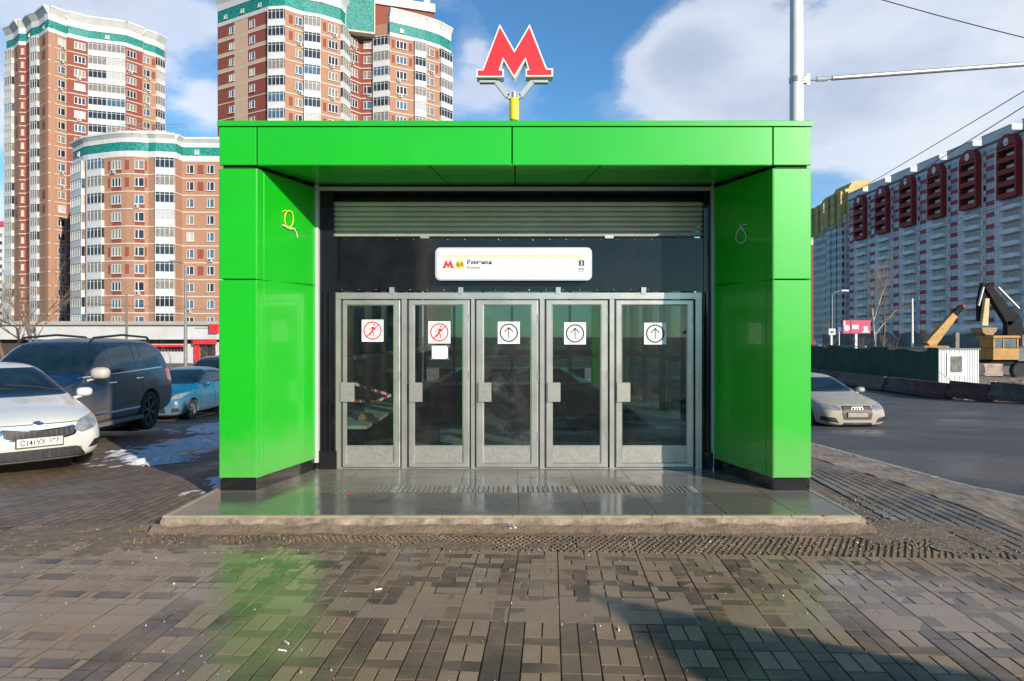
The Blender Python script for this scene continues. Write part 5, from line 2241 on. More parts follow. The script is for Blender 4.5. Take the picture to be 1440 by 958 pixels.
def strip(p, q, w=.008):
    a, b = Vector(p), Vector(q)
    d = (b - a).normalized()
    n = Vector((-d.y, d.x)) * w / 2
    return [tuple(a - n), tuple(b - n), tuple(b + n), tuple(a + n)]


def sedan(L=4.37, W=.85, H=1.47, nose=.0):
    s = W / .85
    h = H / 1.47
    k = L / 4.37
    base = [(2.17, .24, .40, .52, .60, .52, .58, .55, .42), (2.10, .20, .42, .62, .71, .68, .74, .68, .52), (1.92, .18, .47, .72, .80, .77, .82, .76, .58),
            (1.66, .18, .52, .80, .88, .81, .85, .81, .64), (1.3, .18, .55, .85, .94, .83, .86, .83, .68), (1.0, .18, .56, .88, .985, .84, .86, .84, .70), (.80, .18, .56, .90, 1.03, .84, .86, .83, .70),
            (.70, .18, .56, .91, 1.08, .84, .86, .825, .70), (.35, .18, .56, .92, 1.28, .84, .86, .815, .62), (.05, .18, .56, .925, 1.41, .84, .86, .81, .575), (-.2, .18, .56, .93, 1.455, .84, .86, .81, .565),
            (-.6, .18, .56, .94, 1.465, .84, .86, .81, .565), (-.95, .18, .56, .95, 1.44, .84, .86, .81, .56), (-1.2, .18, .56, .96, 1.38, .84, .86, .81, .56), (-1.5, .18, .56, .97, 1.23, .83, .86, .81, .60),
            (-1.72, .19, .56, .98, 1.10, .83, .85, .80, .66), (-1.95, .21, .56, .97, 1.07, .81, .84, .79, .66), (-2.12, .25, .55, .90, 1.0, .76, .80, .75, .60), (-2.2, .32, .52, .78, .86, .62, .68, .64, .5)]
    return [(a * k, b, c, d * (1 + (h - 1) * .5), e * h, f * s, g_ * s, h_ * s, i * s) for a, b, c, d, e, f, g_, h_, i in base]


WPAINT = pbr('white_car_paint', (0.60, 0.60, 0.575), .25, coat=.8, var=.04, vscale=1, dirt=((0.33, 0.29, 0.24), .10, .62, .85, 6.0))
NPAINT = pbr('dirty_navy_paint', (0.003, 0.022, 0.06), .3, coat=.3, dirt=((0.29, 0.235, 0.19), .30, 1.05, .75, 1.4))
TPAINT = pbr('teal_car_paint', (0.0, 0.12, 0.23), .28, coat=.5, dirt=((0.13, 0.14, 0.14), .2, .85, .7, 2.0))
SPAINT = pbr('dirty_silver_paint', (0.33, 0.31, 0.27), .45, metal=.1, coat=.25, var=.12, vscale=5, dirt=((0.36, 0.31, 0.24), .2, 1.05, .9, 3.0))
DPAINT = pbr('dark_green_car_paint', (0.025, 0.035, 0.035), .3, coat=.7, dirt=((0.16, 0.15, 0.14), .3, .9, .6))
GRL = pbr('grille_grey', (0.10, 0.10, 0.10), .4, metal=.5, var=.3, vscale=20)

def seam_set(xs, z0, z1):
    return [strip((x, z0), (x + dx_, z1)) for x, dx_ in xs]

# white saloon at the left edge
hk = Vector((sin(radians(48)), -cos(radians(48))))
ork = Vector((-6.32, 9.12)) - hk * 2.13
KC, bvhk, kb = car('saloon', 'white saloon with number plate at the left edge, nose towards the viewer', (ork.x, ork.y, -.22), atan2(hk.y, hk.x), sedan(), .85, WPAINT, (1.34, -1.24, .305, .82),
    [(-.72, 1.0), (.72, 1.0), (.555, 1.385), (-.555, 1.385)],
    [[(.56, .97), (-.28, .99), (-.30, 1.35), (.08, 1.33), (.32, 1.21)], [(-.34, .99), (-1.05, 1.01), (-1.10, 1.28), (-.95, 1.34), (-.36, 1.36)]],
    rear=[(-.55, 1.08), (.55, 1.08), (.5, 1.34), (-.5, 1.34)],
    head=[(.40, .60), (.50, .55), (.68, .60), (.80, .74), (.815, .80), (.70, .775), (.48, .71)], plate=(.475, .52, ('С141УХ', '197')),
    grille=[(roundpoly([(-.44, .54), (-.30, .50), (.30, .50), (.44, .54), (.43, .665), (.30, .645), (0, .625), (-.30, .645), (-.43, .665)], .05), CHROME, 'grille_surround', .006),
            (roundpoly([(-.40, .55), (-.29, .518), (.29, .518), (.40, .55), (.395, .642), (.29, .628), (0, .608), (-.29, .628), (-.395, .642)], .04), BLKPL, 'grille', .012),
            (roundpoly([(-.56, .24), (.56, .24), (.46, .375), (-.46, .375)], .04), BLKPL, 'lower_intake', .006)],
    fog=[(.58, .33), (.76, .36), (.75, .45), (.66, .44)], mirror=(.60, 1.0, .86), handles=((-.15, .86), (-1.0, .88)),
    seams=seam_set([(.60, 0), (-.31, 0), (-1.13, -.05)], .30, .93), tail=[(-2.05, .72), (-2.2, .7), (-2.15, .9), (-1.9, .92)], steer=0.0, lvl=4)
# grille bars, badge, wipers
def onfront(bvh, y, z, off=.0):
    h = bvh.ray_cast(Vector((5, y, z)), Vector((-1, 0, 0)))
    return Vector((h[0].x + off, y, z)) if h[0] else Vector((2, y, z))
mb = MB()
for k in range(13):
    y = -.375 + .75 * k / 12
    for z0, z1 in ((.535, .63),):
        zt_ = .612 + abs(y) * .06
        mb.bar(onfront(bvhk, y, .535 + abs(y) * .02, .016), onfront(bvhk, y, zt_, .016), .007, .012)
for zz in (.555, .58, .603):
    pts = [onfront(bvhk, -.38 + .76 * j / 16, zz + .012 * abs(j - 8) / 8, .014) for j in range(17)]
    mb.tube(pts, .0035, 5)
part('grille_bars', mb, GRL, KC, local=True)
mb = MB()
for zz in (.262, .285, .308, .331, .354):
    pts = [onfront(bvhk, -.50 + 1.0 * j / 16, zz, .010) for j in range(17)]
    mb.tube(pts, .005, 5)
for k in range(9):
    y = -.44 + .88 * k / 8
    mb.bar(onfront(bvhk, y, .25, .010), onfront(bvhk, y, .365, .010), .006, .008)
part('intake_bars', mb, GRL, KC, local=True)
c = onfront(bvhk, 0, .715, .012)
nrm = Matrix.Rotation(radians(58), 4, 'Y')
mb = MB()
mb.M = Matrix.Translation(c) @ nrm
mb.lathe([(.060, -.01), (.060, .004), (.052, .008), (.050, .006), (0, .006)], 28, 'z')
mb.v = [Vector((v.x, (v.y - c.y) * 1.0 + c.y, v.z)) for v in mb.v]
mb.v = [c + Matrix.Diagonal((.55, 1.0, .55, 1)).to_3x3() @ (v - c) for v in mb.v]
bd = part('badge', mb, CHROME, KC, local=True, smooth=True)
rot = Matrix.Rotation(pi / 2, 4, 'Z') @ Matrix.Rotation(radians(32), 4, 'X')
text_obj('badge_text', 'KIA', .036, BLACKI, (c.x + .008, c.y, c.z - .004), KC, 'CENTER', local=True, rot=rot, bold=.0008)
def onwind(bvh, y, x, off=.02):
    h = bvh.ray_cast(Vector((x, y, 3)), Vector((0, 0, -1)))
    return h[0] + Vector((.4, 0, 1)).normalized() * off
mb = MB()
for pa, pb in (((.62, .72), (-.05, .60)), ((.02, .72), (-.58, .62))):
    mb.tube([onwind(bvhk, pa[0], pa[1]), onwind(bvhk, (pa[0] + pb[0]) / 2, .68, .025), onwind(bvhk, pb[0], pb[1])], .009, 6)
part('wiper', mb, BLKPL, KC, local=True)
mb = MB()
for s_ in (-1, 1):
    pts = [onwind(bvhk, s_ * (.60 - .02 * j), 1.95 - j * .22, .001) for j in range(6)]
part('bonnet_seam', wrap(bvhk, strip((-.64, .70), (.64, .70), .008), (0, 0, 0), (0, 1, 0), (0, 0, 1), (-1, 0, 0), .002, depth=.005), SEAM, KC, local=True)

# dark blue off-roader, its left side towards the viewer
suv_st = [(2.42, .42, .62, .82, .95, .62, .70, .64, .50), (2.34, .34, .62, .92, 1.05, .84, .88, .82, .66), (2.15, .30, .66, .98, 1.12, .93, .96, .90, .76), (1.8, .30, .70, 1.04, 1.17, .95, .98, .93, .80),
          (1.4, .30, .72, 1.07, 1.20, .95, .985, .94, .82), (1.12, .30, .72, 1.10, 1.23, .95, .985, .94, .83), (1.0, .30, .72, 1.12, 1.29, .95, .985, .935, .83), (.70, .30, .72, 1.14, 1.52, .95, .985, .93, .77),
          (.42, .30, .72, 1.15, 1.75, .95, .985, .94, .77), (.15, .30, .72, 1.16, 1.85, .95, .985, .945, .77), (-.4, .30, .72, 1.16, 1.88, .95, .985, .945, .77), (-1.2, .30, .72, 1.17, 1.88, .95, .985, .945, .765),
          (-1.8, .30, .72, 1.18, 1.86, .95, .985, .94, .755), (-2.12, .31, .72, 1.19, 1.82, .94, .98, .93, .74), (-2.32, .33, .72, 1.18, 1.74, .93, .97, .92, .74), (-2.46, .38, .70, 1.14, 1.44, .90, .95, .90, .74), (-2.53, .45, .68, .95, 1.05, .82, .88, .82, .62)]
SV, bvhs, _ = car('off_road_car', 'large dark blue off-roader with roof rails and mud-grey doors, parked behind the white saloon', (-8.93, 13.58, -.39), -pi / 2 + .02, suv_st, .98, NPAINT, (1.44, -1.41, .395, .98),
    [(-.84, 1.27), (.84, 1.27), (.68, 1.76), (-.68, 1.76)],
    [[(.90, 1.22), (-.02, 1.22), (.0, 1.70), (.20, 1.72), (.38, 1.65)], [(-.08, 1.22), (-.80, 1.23), (-.92, 1.73), (-.06, 1.74)], [(-.88, 1.23), (-1.12, 1.23), (-1.16, 1.70), (-.98, 1.73)],
     [(-1.20, 1.25), (-1.98, 1.30), (-1.82, 1.68), (-1.24, 1.71)]],
    rear=[(-.6, 1.28), (.6, 1.28), (.58, 1.65), (-.58, 1.65)], rimmat=RIMD, spokes=6,
    head=[(.52, .88), (.90, .92), (.90, 1.04), (.55, 1.03)], grille=[([(-.42, .74), (.42, .74), (.46, 1.0), (-.46, 1.0)], BLKPL, 'grille', .008)], plate=(.60, .52, None),
    mirror=(.74, 1.27, .99, 1.45), handles=((.02, 1.06), (-.98, 1.09)), seams=seam_set([(.93, .0), (-.04, 0), (-1.12, .0)], .42, 1.18),
    tail=[(-2.18, .98), (-2.46, .96), (-2.40, 1.24), (-2.16, 1.22)], rails=(.25, -1.95, .66, 1.87, 1.945), lvl=4, mirrormat=pbr('dusty_mirror', (0.42, 0.38, 0.34), .5, var=.2),
    trims=[([(1.0, .60), (-1.0, .60), (-1.0, .655), (1.0, .655)], pbr('door_moulding', (0.10, 0.095, 0.09), .5), 'door_moulding'), ([(.98, .50), (-.98, .50), (-.98, .535), (.98, .535)], CHROME, 'chrome_strip'), (strip((.95, 1.195), (-2.0, 1.265), .018), CHROME, 'belt_trim')])
SV.scale = (1.03, 1.03, 1.07)
mb = MB()
for s_ in (-1, 1):
    mb.cbox((-.95, s_ * .90, .30), (.98, s_ * 1.06, .36), .01)
pieces('side_step', mb, pbr('side_step_grey', (0.16, 0.15, 0.14), .6, var=.3), SV, local=True)

# teal hatchback behind it
hatch_st = [(2.02, .26, .42, .58, .66, .52, .60, .56, .42), (1.93, .20, .45, .68, .78, .72, .78, .72, .54), (1.7, .18, .5, .80, .92, .80, .84, .79, .62), (1.35, .18, .55, .88, 1.0, .83, .86, .83, .68),
            (1.05, .18, .56, .93, 1.07, .84, .87, .84, .70), (.92, .18, .56, .95, 1.13, .84, .87, .835, .70), (.5, .18, .56, .96, 1.36, .84, .87, .83, .63), (.15, .18, .56, .97, 1.48, .84, .87, .82, .59),
            (-.3, .18, .56, .98, 1.52, .84, .87, .82, .58), (-.9, .18, .56, .99, 1.50, .84, .87, .82, .57), (-1.4, .18, .56, 1.0, 1.44, .84, .87, .81, .56), (-1.75, .2, .56, 1.0, 1.28, .82, .86, .80, .55),
            (-1.95, .24, .55, .95, 1.1, .78, .82, .76, .55), (-2.03, .32, .52, .8, .9, .66, .7, .66, .5)]
WBL = car('hatchback', 'teal blue hatchback parked behind the dark blue off-roader, half hidden by the green column', (-10.15, 21.2, -.80), -pi / 2 + .0, hatch_st, .85, TPAINT, (1.25, -1.25, .31, .84),
    [(-.75, 1.07), (.75, 1.07), (.57, 1.44), (-.57, 1.44)],
    [[(.78, 1.02), (-.15, 1.03), (-.17, 1.40), (.18, 1.40), (.5, 1.26)], [(-.21, 1.03), (-1.0, 1.05), (-1.1, 1.36), (-.9, 1.40), (-.23, 1.41)]], head=[(.42, .62), (.76, .72), (.80, .86), (.60, .80)],
    grille=[([(-.4, .30), (.4, .30), (.36, .50), (-.36, .50)], BLKPL, 'grille', .006)], plate=(.55, .52, None), mirror=(.66, 1.06, .87), handles=((-.02, .92), (-.9, .94)), seams=seam_set([(.8, 0), (-.19, 0), (-1.0, 0)], .3, 1.0), spokes=5,
    fog=[(.55, .32), (.74, .35), (.72, .44), (.58, .44)])
car('estate_car', 'white car whose roof shows above the teal hatchback, in front of the shop building', (-14.1, 27.3, -1.08), .12, sedan(4.5, .88, 1.50), .88, WPAINT, (1.34, -1.24, .31, .84),
    [(-.66, .99), (.66, .99), (.54, 1.36), (-.54, 1.36)], [[(.56, 1.0), (-.28, 1.01), (-.30, 1.39), (.08, 1.37), (.32, 1.23)], [(-.34, 1.01), (-1.05, 1.03), (-1.10, 1.32), (-.95, 1.37), (-.36, 1.39)]], mirror=(.6, 1.02, .87))
car('minivan', 'dark muddy minivan beside the green column, beyond the teal hatchback', (-11.7, 27.2, -1.08), -pi / 2 - .1, [(a * .95, b, c, d * 1.0, e * 1.06, f, g_, h_, i) for a, b, c, d, e, f, g_, h_, i in suv_st], .95, DPAINT, (1.38, -1.36, .37, .96),
    [(-.74, 1.30), (.74, 1.30), (.66, 1.80), (-.66, 1.80)], [[(.80, 1.24), (-.02, 1.24), (.0, 1.76), (.22, 1.78), (.42, 1.66)], [(-.08, 1.24), (-1.0, 1.24), (-1.05, 1.78), (-.06, 1.80)]], mirror=(.74, 1.3, .98, 1.2), head=[(.55, .88), (.88, .92), (.88, 1.02), (.58, 1.02)])

# beige-silver saloon on the road
AU, bvha, _ = car('saloon', 'mud-coated pale silver saloon on the road beside the right green column, facing the viewer', (8.72, 19.75, -.83), -pi / 2 + .05, sedan(4.65, .915, 1.43), .915, SPAINT, (1.42, -1.36, .325, .89),
    [(-.69, .98), (.69, .98), (.57, 1.32), (-.57, 1.32)], [[(.60, .95), (-.28, .97), (-.30, 1.31), (.08, 1.29), (.32, 1.18)], [(-.34, .97), (-1.10, .99), (-1.15, 1.24), (-1.0, 1.30), (-.36, 1.32)]],
    head=[(.40, .62), (.50, .59), (.80, .64), (.87, .73), (.80, .745), (.46, .70)],
    grille=[(roundpoly([(-.36, .36), (.36, .36), (.40, .52), (.38, .70), (-.38, .70), (-.40, .52)], .03), BLKPL, 'grille', .006), (roundpoly([(-.40, .22), (.40, .22), (.36, .29), (-.36, .29)], .02), BLKPL, 'lower_intake', .006)],
    plate=(.49, .52, None), fog=[(.48, .28), (.84, .34), (.84, .45), (.56, .41)], mirror=(.60, 1.0, .93, 1.05), handles=((-.15, .86),), lvl=4, mirrormat=None)
mb = MB()
for k in range(4):
    y = -.105 + .07 * k
    c = onfront(bvha, y, .645, .018)
    for j in range(18):
        a, b = 2 * pi * j / 18, 2 * pi * (j + 1) / 18
        mb.bar(c + Vector((0, cos(a) * .042, sin(a) * .042)), c + Vector((0, cos(b) * .042, sin(b) * .042)), .012, .012)
part('badge_rings', mb, CHROME, AU, local=True)
mb = MB()
for zz in (.585, .61, .635, .665):
    mb.tube([onfront(bvha, -.35 + .7 * j / 8, zz, .010) for j in range(9)], .005, 5)
part('grille_bars', mb, SPAINT, AU, local=True)

# ------------------------------------------------------------ poles, wires, lamps
YP = 13.6
TP = root('tram_pole', 'tall thick white steel pole behind the right end of the green portal', 'pole', (PX(1120, YP), YP, tz(0, YP) - .05))
mb = MB()
mb.lathe([(.16, tz(0, YP) - .1), (.155, 1.0), (.132, 5.5), (.120, 9.5), (.0, 9.6)], 28, 'z', (PX(1120, YP), YP, 0))
part('shaft', mb, POLEW, TP, smooth=True)
mb = MB()
zc = PZ(113, YP)
mb.lathe([(.140, zc - .05), (.142, zc + .05)], 28, 'z', (PX(1120, YP), YP, 0))
mb.cbox((PX(1120, YP) + .12, YP - .05, zc - .06), (PX(1120, YP) + .24, YP + .05, zc + .07), .01)
mb.box((PX(1120, YP) + .2, YP - .02, zc - .1), (PX(1120, YP) + .26, YP + .02, zc + .12))
part('clamp', mb, GALV, TP)
A0 = Vector((PX(1131, YP), YP, PZ(113, YP)))
A1 = Vector((PX(1131, YP) + 9.0, YP + .3, PZ(113, YP) + .76))
dA = (A1 - A0).normalized()
mb = MB()
mb.tube([A0, A0 + dA * .30], .028, 8)
mb.tube([A0 + dA * .44, A0 + dA * .56], .03, 8)
mb.tube([A0 + dA * .56, A1], .048, 12)
part('cantilever_arm', mb, GALV, TP, smooth=True)
mb = MB()
pr = []
for k in range(7):
    pr += [(.03, k * .035), (.055, k * .035 + .012), (.03, k * .035 + .025)]
Mi = Matrix.Translation(A0 + dA * .24) @ dA.to_track_quat('Z', 'Y').to_matrix().to_4x4()
mb.M = Mi
mb.lathe(pr, 14, 'z')
part('insulator', mb, WHITE, TP, smooth=True)


def wire(label, pts, r=.012, sag=.0):
    mb = MB()
    a, b = Vector(pts[0]), Vector(pts[1])
    n = 14
    mb.tube([a.lerp(b, k / n) - Vector((0, 0, sag * 4 * (k / n) * (1 - k / n))) for k in range(n + 1)], r, 5)
    single('overhead_wire', mb, WIRE, label, 'wire', group='overhead wires')


wire('overhead wire crossing the top right corner of the sky, above the pole arm', [P(1180, -18, 16), P(1520, 72, 15)], .012, .05)
wire('upper of two parallel wires rising to the right over the long grey block', [P(1040, 360, 75), P(1500, 92, 17)], .014, .2)
wire('lower of two parallel wires rising to the right over the long grey block', [P(1050, 385, 75), P(1500, 112, 16)], .014, .2)
wire('overhead wire crossing in front of the maroon balcony stacks at mid height', [P(1040, 380, 85), P(1500, 158, 26)], .014, .3)
wire('lowest overhead wire in front of the grey panel block, above the billboard', [P(1040, 392, 85), P(1500, 262, 34)], .014, .3)
wire('thin wire running from the left edge to the lamp post by the brick block', [P(-60, 418, 62), P(262, 431, 70)], .014, .2)
wire('thin wire above the shop roof, left of the green portal', [P(-60, 408, 60), P(310, 436, 66)], .014, .3)


def lamp(label, px, Y, ytop, arm, r=.09, mat=pbr('grey_lamp_paint', (.20, .20, .20), .6, var=.2), grp='street lamp posts'):
    z0 = tz(0, Y) - .15
    R = root('street_lamp', label, 'street lamp', (PX(px, Y), Y, z0), group=grp)
    x = PX(px, Y)
    zt_ = PZ(ytop, Y)
    mb = MB()
    mb.lathe([(r, z0), (r * .9, z0 + 2), (r * .6, zt_)], 14, 'z', (x, Y, 0))
    part('post', mb, mat, R, smooth=True)
    if arm:
        mb = MB()
        mb.tube([(x, Y, zt_ - .02), (x + arm * .25, Y, zt_ + .35), (x + arm, Y, zt_ + .5)], r * .42, 8)
        part('arm', mb, mat, R, smooth=True)
        mb = MB()
        mb.cbox((x + arm - .1, Y - .12, zt_ + .44), (x + arm + .55 * (1 if arm > 0 else -1), Y + .12, zt_ + .58), .03)
        part('lamp_head', mb, ALU, R)


lamp('tall grey lamp post in front of the brick block, beside the green portal', 261, 62, 375, -.9, .17)
lamp('tall lamp post left of the billboard, behind the green site fence', 1170, 66, 416, 1.0, .10)
lamp('slim white lamp post behind the green fence, right of the billboard', 1283, 58, 420, 0, .11, POLEW)
lamp('short dark post behind the roof of the dark blue off-roader', 178, 60, 414, 0, .13, pbr('dark_post_paint', (.16, .14, .12), .7))

# crossing sign and direction sign beyond the fence
R = root('road_sign', 'small square white and green road sign on a post above the green fence', 'sign', (PX(1169, 60), 60, tz(0, 60)))
mb = MB()
mb.box((PX(1165, 60), 59.9, PZ(471, 60)), (PX(1174, 60), 59.95, PZ(462.5, 60)))
part('sign_plate', mb, WHITE, R)
mb = MB()
mb.box((PX(1166.8, 60), 59.87, PZ(468.5, 60)), (PX(1172.2, 60), 59.89, PZ(465, 60)))
part('sign_symbol', mb, pbr('sign_green', (.03, .2, .1), .5), R)
mb = MB()
mb.box((PX(1168, 60), 59.96, tz(0, 60)), (PX(1170, 60), 60.05, PZ(471, 60)))
part('post', mb, GALV, R)
R = root('road_sign', 'small blue road sign on a post, left of the pink billboard', 'sign', (PX(1180, 62), 62, tz(0, 60)))
mb = MB()
mb.box((PX(1177.5, 62), 61.9, PZ(466, 62)), (PX(1182.5, 62), 61.95, PZ(460.5, 62)))
part('sign_plate', mb, pbr('sign_blue', (.02, .08, .4), .5), R)
mb = MB()
mb.box((PX(1179.6, 62), 61.96, tz(0, 60)), (PX(1180.4, 62), 62.05, PZ(466, 62)))
part('post', mb, GALV, R)

# billboard
YB = 92
R = root('billboard', 'pink and white advertising billboard on a post beyond the green fence', 'billboard', (PX(1204, YB), YB, tz(0, 60)))
BP1, BP2 = pbr('billboard_pink', (.55, .04, .12), .6), pbr('billboard_pale', (.62, .56, .58), .6)
mb = MB()
mb.box((PX(1184.5, YB), YB, PZ(469.5, YB)), (PX(1224.5, YB), YB + .4, PZ(450, YB)))
part('frame', mb, pbr('billboard_frame', (.05, .04, .06), .6), R)
mb = MB()
mb.box((PX(1185.3, YB), YB - .05, PZ(468.7, YB)), (PX(1195.5, YB), YB - .004, PZ(450.8, YB)))
mb.box((PX(1196.5, YB), YB - .05, PZ(468.7, YB)), (PX(1223.7, YB), YB - .004, PZ(450.8, YB)))
part('poster', mb, BP1, R)
mb = MB()
mb.box((PX(1198, YB), YB - .09, PZ(463, YB)), (PX(1207, YB), YB - .055, PZ(457, YB)))
mb.box((PX(1212, YB), YB - .09, PZ(467.8, YB)), (PX(1222, YB), YB - .055, PZ(465.5, YB)))
mb.box((PX(1214, YB), YB - .09, PZ(465, YB)), (PX(1220, YB), YB - .055, PZ(459, YB)))
mb.box((PX(1185.8, YB), YB - .09, PZ(459, YB)), (PX(1188.4, YB), YB - .055, PZ(451.5, YB)))
mb.lathe([(.42, -.09), (.42, -.055)], 16, 'y', (PX(1190.5, YB), YB, PZ(461.5, YB)))
part('printed_blocks', mb, BP2, R)
mb = MB()
mb.box((PX(1203, YB), YB + .05, tz(0, 60)), (PX(1206, YB), YB + .35, PZ(469.5, YB)))
part('post', mb, GALV, R)

# ------------------------------------------------------------ building site across the road
XS = 24.3
FG = pbr('dark_green_sheet', (0.02, 0.075, 0.045), .6, var=.35, vscale=1.2)
R = root('site_fence', 'dark green corrugated sheet fence standing along the far side of the road', 'fence', (XS, 46, tz(0, 50)))
mb = MB()
yy = 38.8
k = 0
while yy < 68:
    h = 2.15 + noise.noise(Vector((yy * .6, 0, 4))) * .12 + (.18 if int(yy / 2.1) % 3 == 0 else 0)
    x0_ = XS + noise.noise(Vector((yy * .4, 3, 0))) * .16
    a = mb.vert((x0_ - (.03 if k % 4 < 2 else -.03), yy, tz(0, yy) + .10))
    b = mb.vert((x0_ - (.03 if k % 4 < 2 else -.03), yy, tz(0, yy) + .10 + h))
    if k:
        mb.face((pa, a, b, pb))
    pa, pb = a, b
    yy += .07 if k % 2 else .035
    k += 1
n0 = len(mb.v)
fo = part('corrugated_sheet', mb, FG, R, fix=False)
sm = fo.modifiers.new('thick', 'SOLIDIFY')
sm.thickness = .02
mb = MB()
for q in range(11):
    y = 39.2 + q * 2.7
    mb.box((XS + .12, y, tz(0, y)), (XS + .20, y + .08, tz(0, y) + 2.2))
pieces('fence_post', mb, GALV, R)
mb = MB()
for a_, b_, mt in ((40, 46, 0), (47, 52, 0), (54, 60, 0)):
    mb.box((XS - .02, a_, tz(0, a_) + 2.36), (XS + .14, b_, tz(0, a_) + 2.42))
pieces('top_rail', mb, pbr('raw_timber', (0.42, 0.30, 0.18), .8, var=.3, vscale=3), R)

# concrete road barriers in a row
def barrier_mesh():
    mb = MB()
    pr = [(-.30, 0), (.30, 0), (.30, .22), (.14, .42), (.10, .80), (-.10, .80), (-.14, .42), (-.30, .22)]
    a = [mb.vert((p[0], -1.46, p[1])) for p in pr]
    b = [mb.vert((p[0], 1.46, p[1])) for p in pr]
    for j in range(8):
        mb.face((a[j], a[(j + 1) % 8], b[(j + 1) % 8], b[j]))
    mb.face(a[::-1])
    mb.face(b)
    return mb
BMAT = [pbr('grimy_concrete', (.10, .085, .07), .9, var=.45, vscale=2, bump=.5, bscale=10), pbr('dull_red_concrete', (.10, .035, .03), .85, var=.4, vscale=2), pbr('tan_concrete', (.15, .115, .08), .9, var=.3, vscale=3)]
bmesh_ = [barrier_mesh().mesh('road_barrier', [m_]) for m_ in BMAT]
yy = 30.5
k = 0
ordn = ['grey', 'dull red', 'tan']
while yy < 62:
    j = [0, 1, 1, 0, 2, 2, 0, 0, 1, 0, 2, 0, 0, 1][k % 14]
    o = part('road_barrier', bmesh_[j], None)
    o.location = (22.6 + noise.noise(Vector((yy, 0, 0))) * .15, yy, tz(0, yy) - .14)
    o.rotation_euler = (-.064 if yy < 30 else 0, 0, rnd.uniform(-.02, .02))
    o['category'] = 'barrier'
    o['group'] = 'concrete road barriers'
    o['label'] = ['grimy grey', 'dull red', 'tan'][j] + ' concrete barrier, ' + ['first', 'second', 'third', 'fourth', 'fifth', 'sixth', 'seventh', 'eighth', 'ninth', 'tenth', 'eleventh', 'twelfth'][k] + ' from the right in the row across the road'
    yy += 3.0
    k += 1

# white site cabin
YC = 44.0
CR = root('site_cabin', 'small white corrugated site cabin with one square window, right of the green fence', 'cabin', (PX(1343, YC), YC, PZ(541, YC)))
CW = pbr('white_sheet_metal', (0.66, 0.67, 0.68), .5, var=.08, vscale=1)
x0_, x1_ = PX(1315, YC), PX(1376, YC)
z0_, z1_ = PZ(541, YC), PZ(492, YC)
mb = MB()
n = 34
for j in range(n):
    a = x0_ + (x1_ - x0_) * j / n
    b = x0_ + (x1_ - x0_) * (j + 1) / n
    mb.box((a + .012, YC - (.03 if j % 2 else .0), z0_), (b - .0, YC + .1, z1_))
mb.box((x0_, YC + .04, z0_), (x1_, YC + 4.5, z1_))
part('wall', mb, CW, CR)
mb = MB()
mb.box((x0_ - .1, YC - .1, z1_ + .002), (x1_ + .08, YC + 4.6, z1_ + .08))
part('roof', mb, pbr('cabin_roof', (.18, .22, .22), .6), CR)
mb = MB()
for (a, b, c_, d_) in ((1331, 1335, 528, 497), (1352, 1356, 528, 497), (1335, 1352, 501, 497), (1335, 1352, 528, 524)):
    mb.box((PX(a, YC), YC - .07, PZ(c_, YC)), (PX(b, YC), YC - .03, PZ(d_, YC)))
W_ = part('window_frame', mb, WHITE, CR)
mb = MB()
mb.box((PX(1335, YC), YC - .05, PZ(524, YC)), (PX(1352, YC), YC - .035, PZ(501, YC)))
part('window', mb, pbr('grey_pane', (.16, .16, .14), .1, var=.5, vscale=3, spec=.8), CR)
R = root('fence_end', 'bare timber frame with pale boards between the green fence and the white cabin', 'timber frame', (PX(1310, 43), 43, tz(0, 43)))
mb = MB()
YT = 43.2
for a in (1306, 1317):
    mb.box((PX(a, YT), YT, PZ(541, YT)), (PX(a + 1.8, YT), YT + .08, PZ(492, YT)))
mb.bar(P(1306, 512, YT - .05), P(1345, 541, YT - .05), .06, .04)
pieces('timber', mb, pbr('raw_timber', (0.42, 0.30, 0.18), .8), R)
mb = MB()
for (a, b) in ((496, 508), (513, 521), (524, 538)):
    mb.box((PX(1310, YT), YT + .1, PZ(b, YT)), (PX(1315.5, YT), YT + .14, PZ(a, YT)))
pieces('pale_board', mb, pbr('pale_board', (.6, .55, .44), .7), R)


# excavators
EXY = pbr('excavator_yellow', (0.36, 0.18, 0.025), .55, var=.25, vscale=2)
EXD = pbr('excavator_dark', (0.014, 0.015, 0.016), .8, var=.3, vscale=2, spec=.2)
YE = 52.0
def box_bar(mb, pts, ws, th, y):
    """tapered plate girder in the x-z plane through pts with widths ws"""
    for i in range(len(pts) - 1):
        p, q = P(*pts[i], y), P(*pts[i + 1], y)
        d = (q - p)
        d.y = 0
        d.normalize()
        n = Vector((-d.z, 0, d.x))
        w0, w1 = ws[i] / 2, ws[i + 1] / 2
        mb.xprism([(p + n * w0).xz[:], (q + n * w1).xz[:], (q - n * w1).xz[:], (p - n * w0).xz[:]], y - th / 2, y + th / 2)
X_ = root('excavator', 'large yellow and black excavator with raised boom and bucket, right of the white cabin', 'excavator', (PX(1415, YE), YE, tz(0, YE)))
mb = MB()
box_bar(mb, [(1424, 505), (1424, 452), (1411, 437), (1386, 402)], [1.1, 1.15, .8, .45], .5, YE)
part('boom', mb, EXD, X_)
mb = MB()
box_bar(mb, [(1385, 399), (1380, 425), (1378.5, 452)], [.55, .6, .4], .35, YE + .1)
part('stick', mb, EXD, X_)
mb = MB()
box_bar(mb, [(1387, 420), (1383.5, 458)], [.30, .45], .3, YE - .35)
part('stick_guard', mb, pbr('guard_tan', (.50, .36, .18), .6, var=.2), X_)  # guard has a flat tan colour
mb = MB()
a, b = P(1390, 408, YE), P(1412, 449, YE)
mb.tube([a + Vector((.5, -.3, .2)), b + Vector((.9, -.3, .8))], .10, 10)
mb.tube([P(1383, 404, YE - .3), P(1376, 430, YE - .3)], .09, 10)
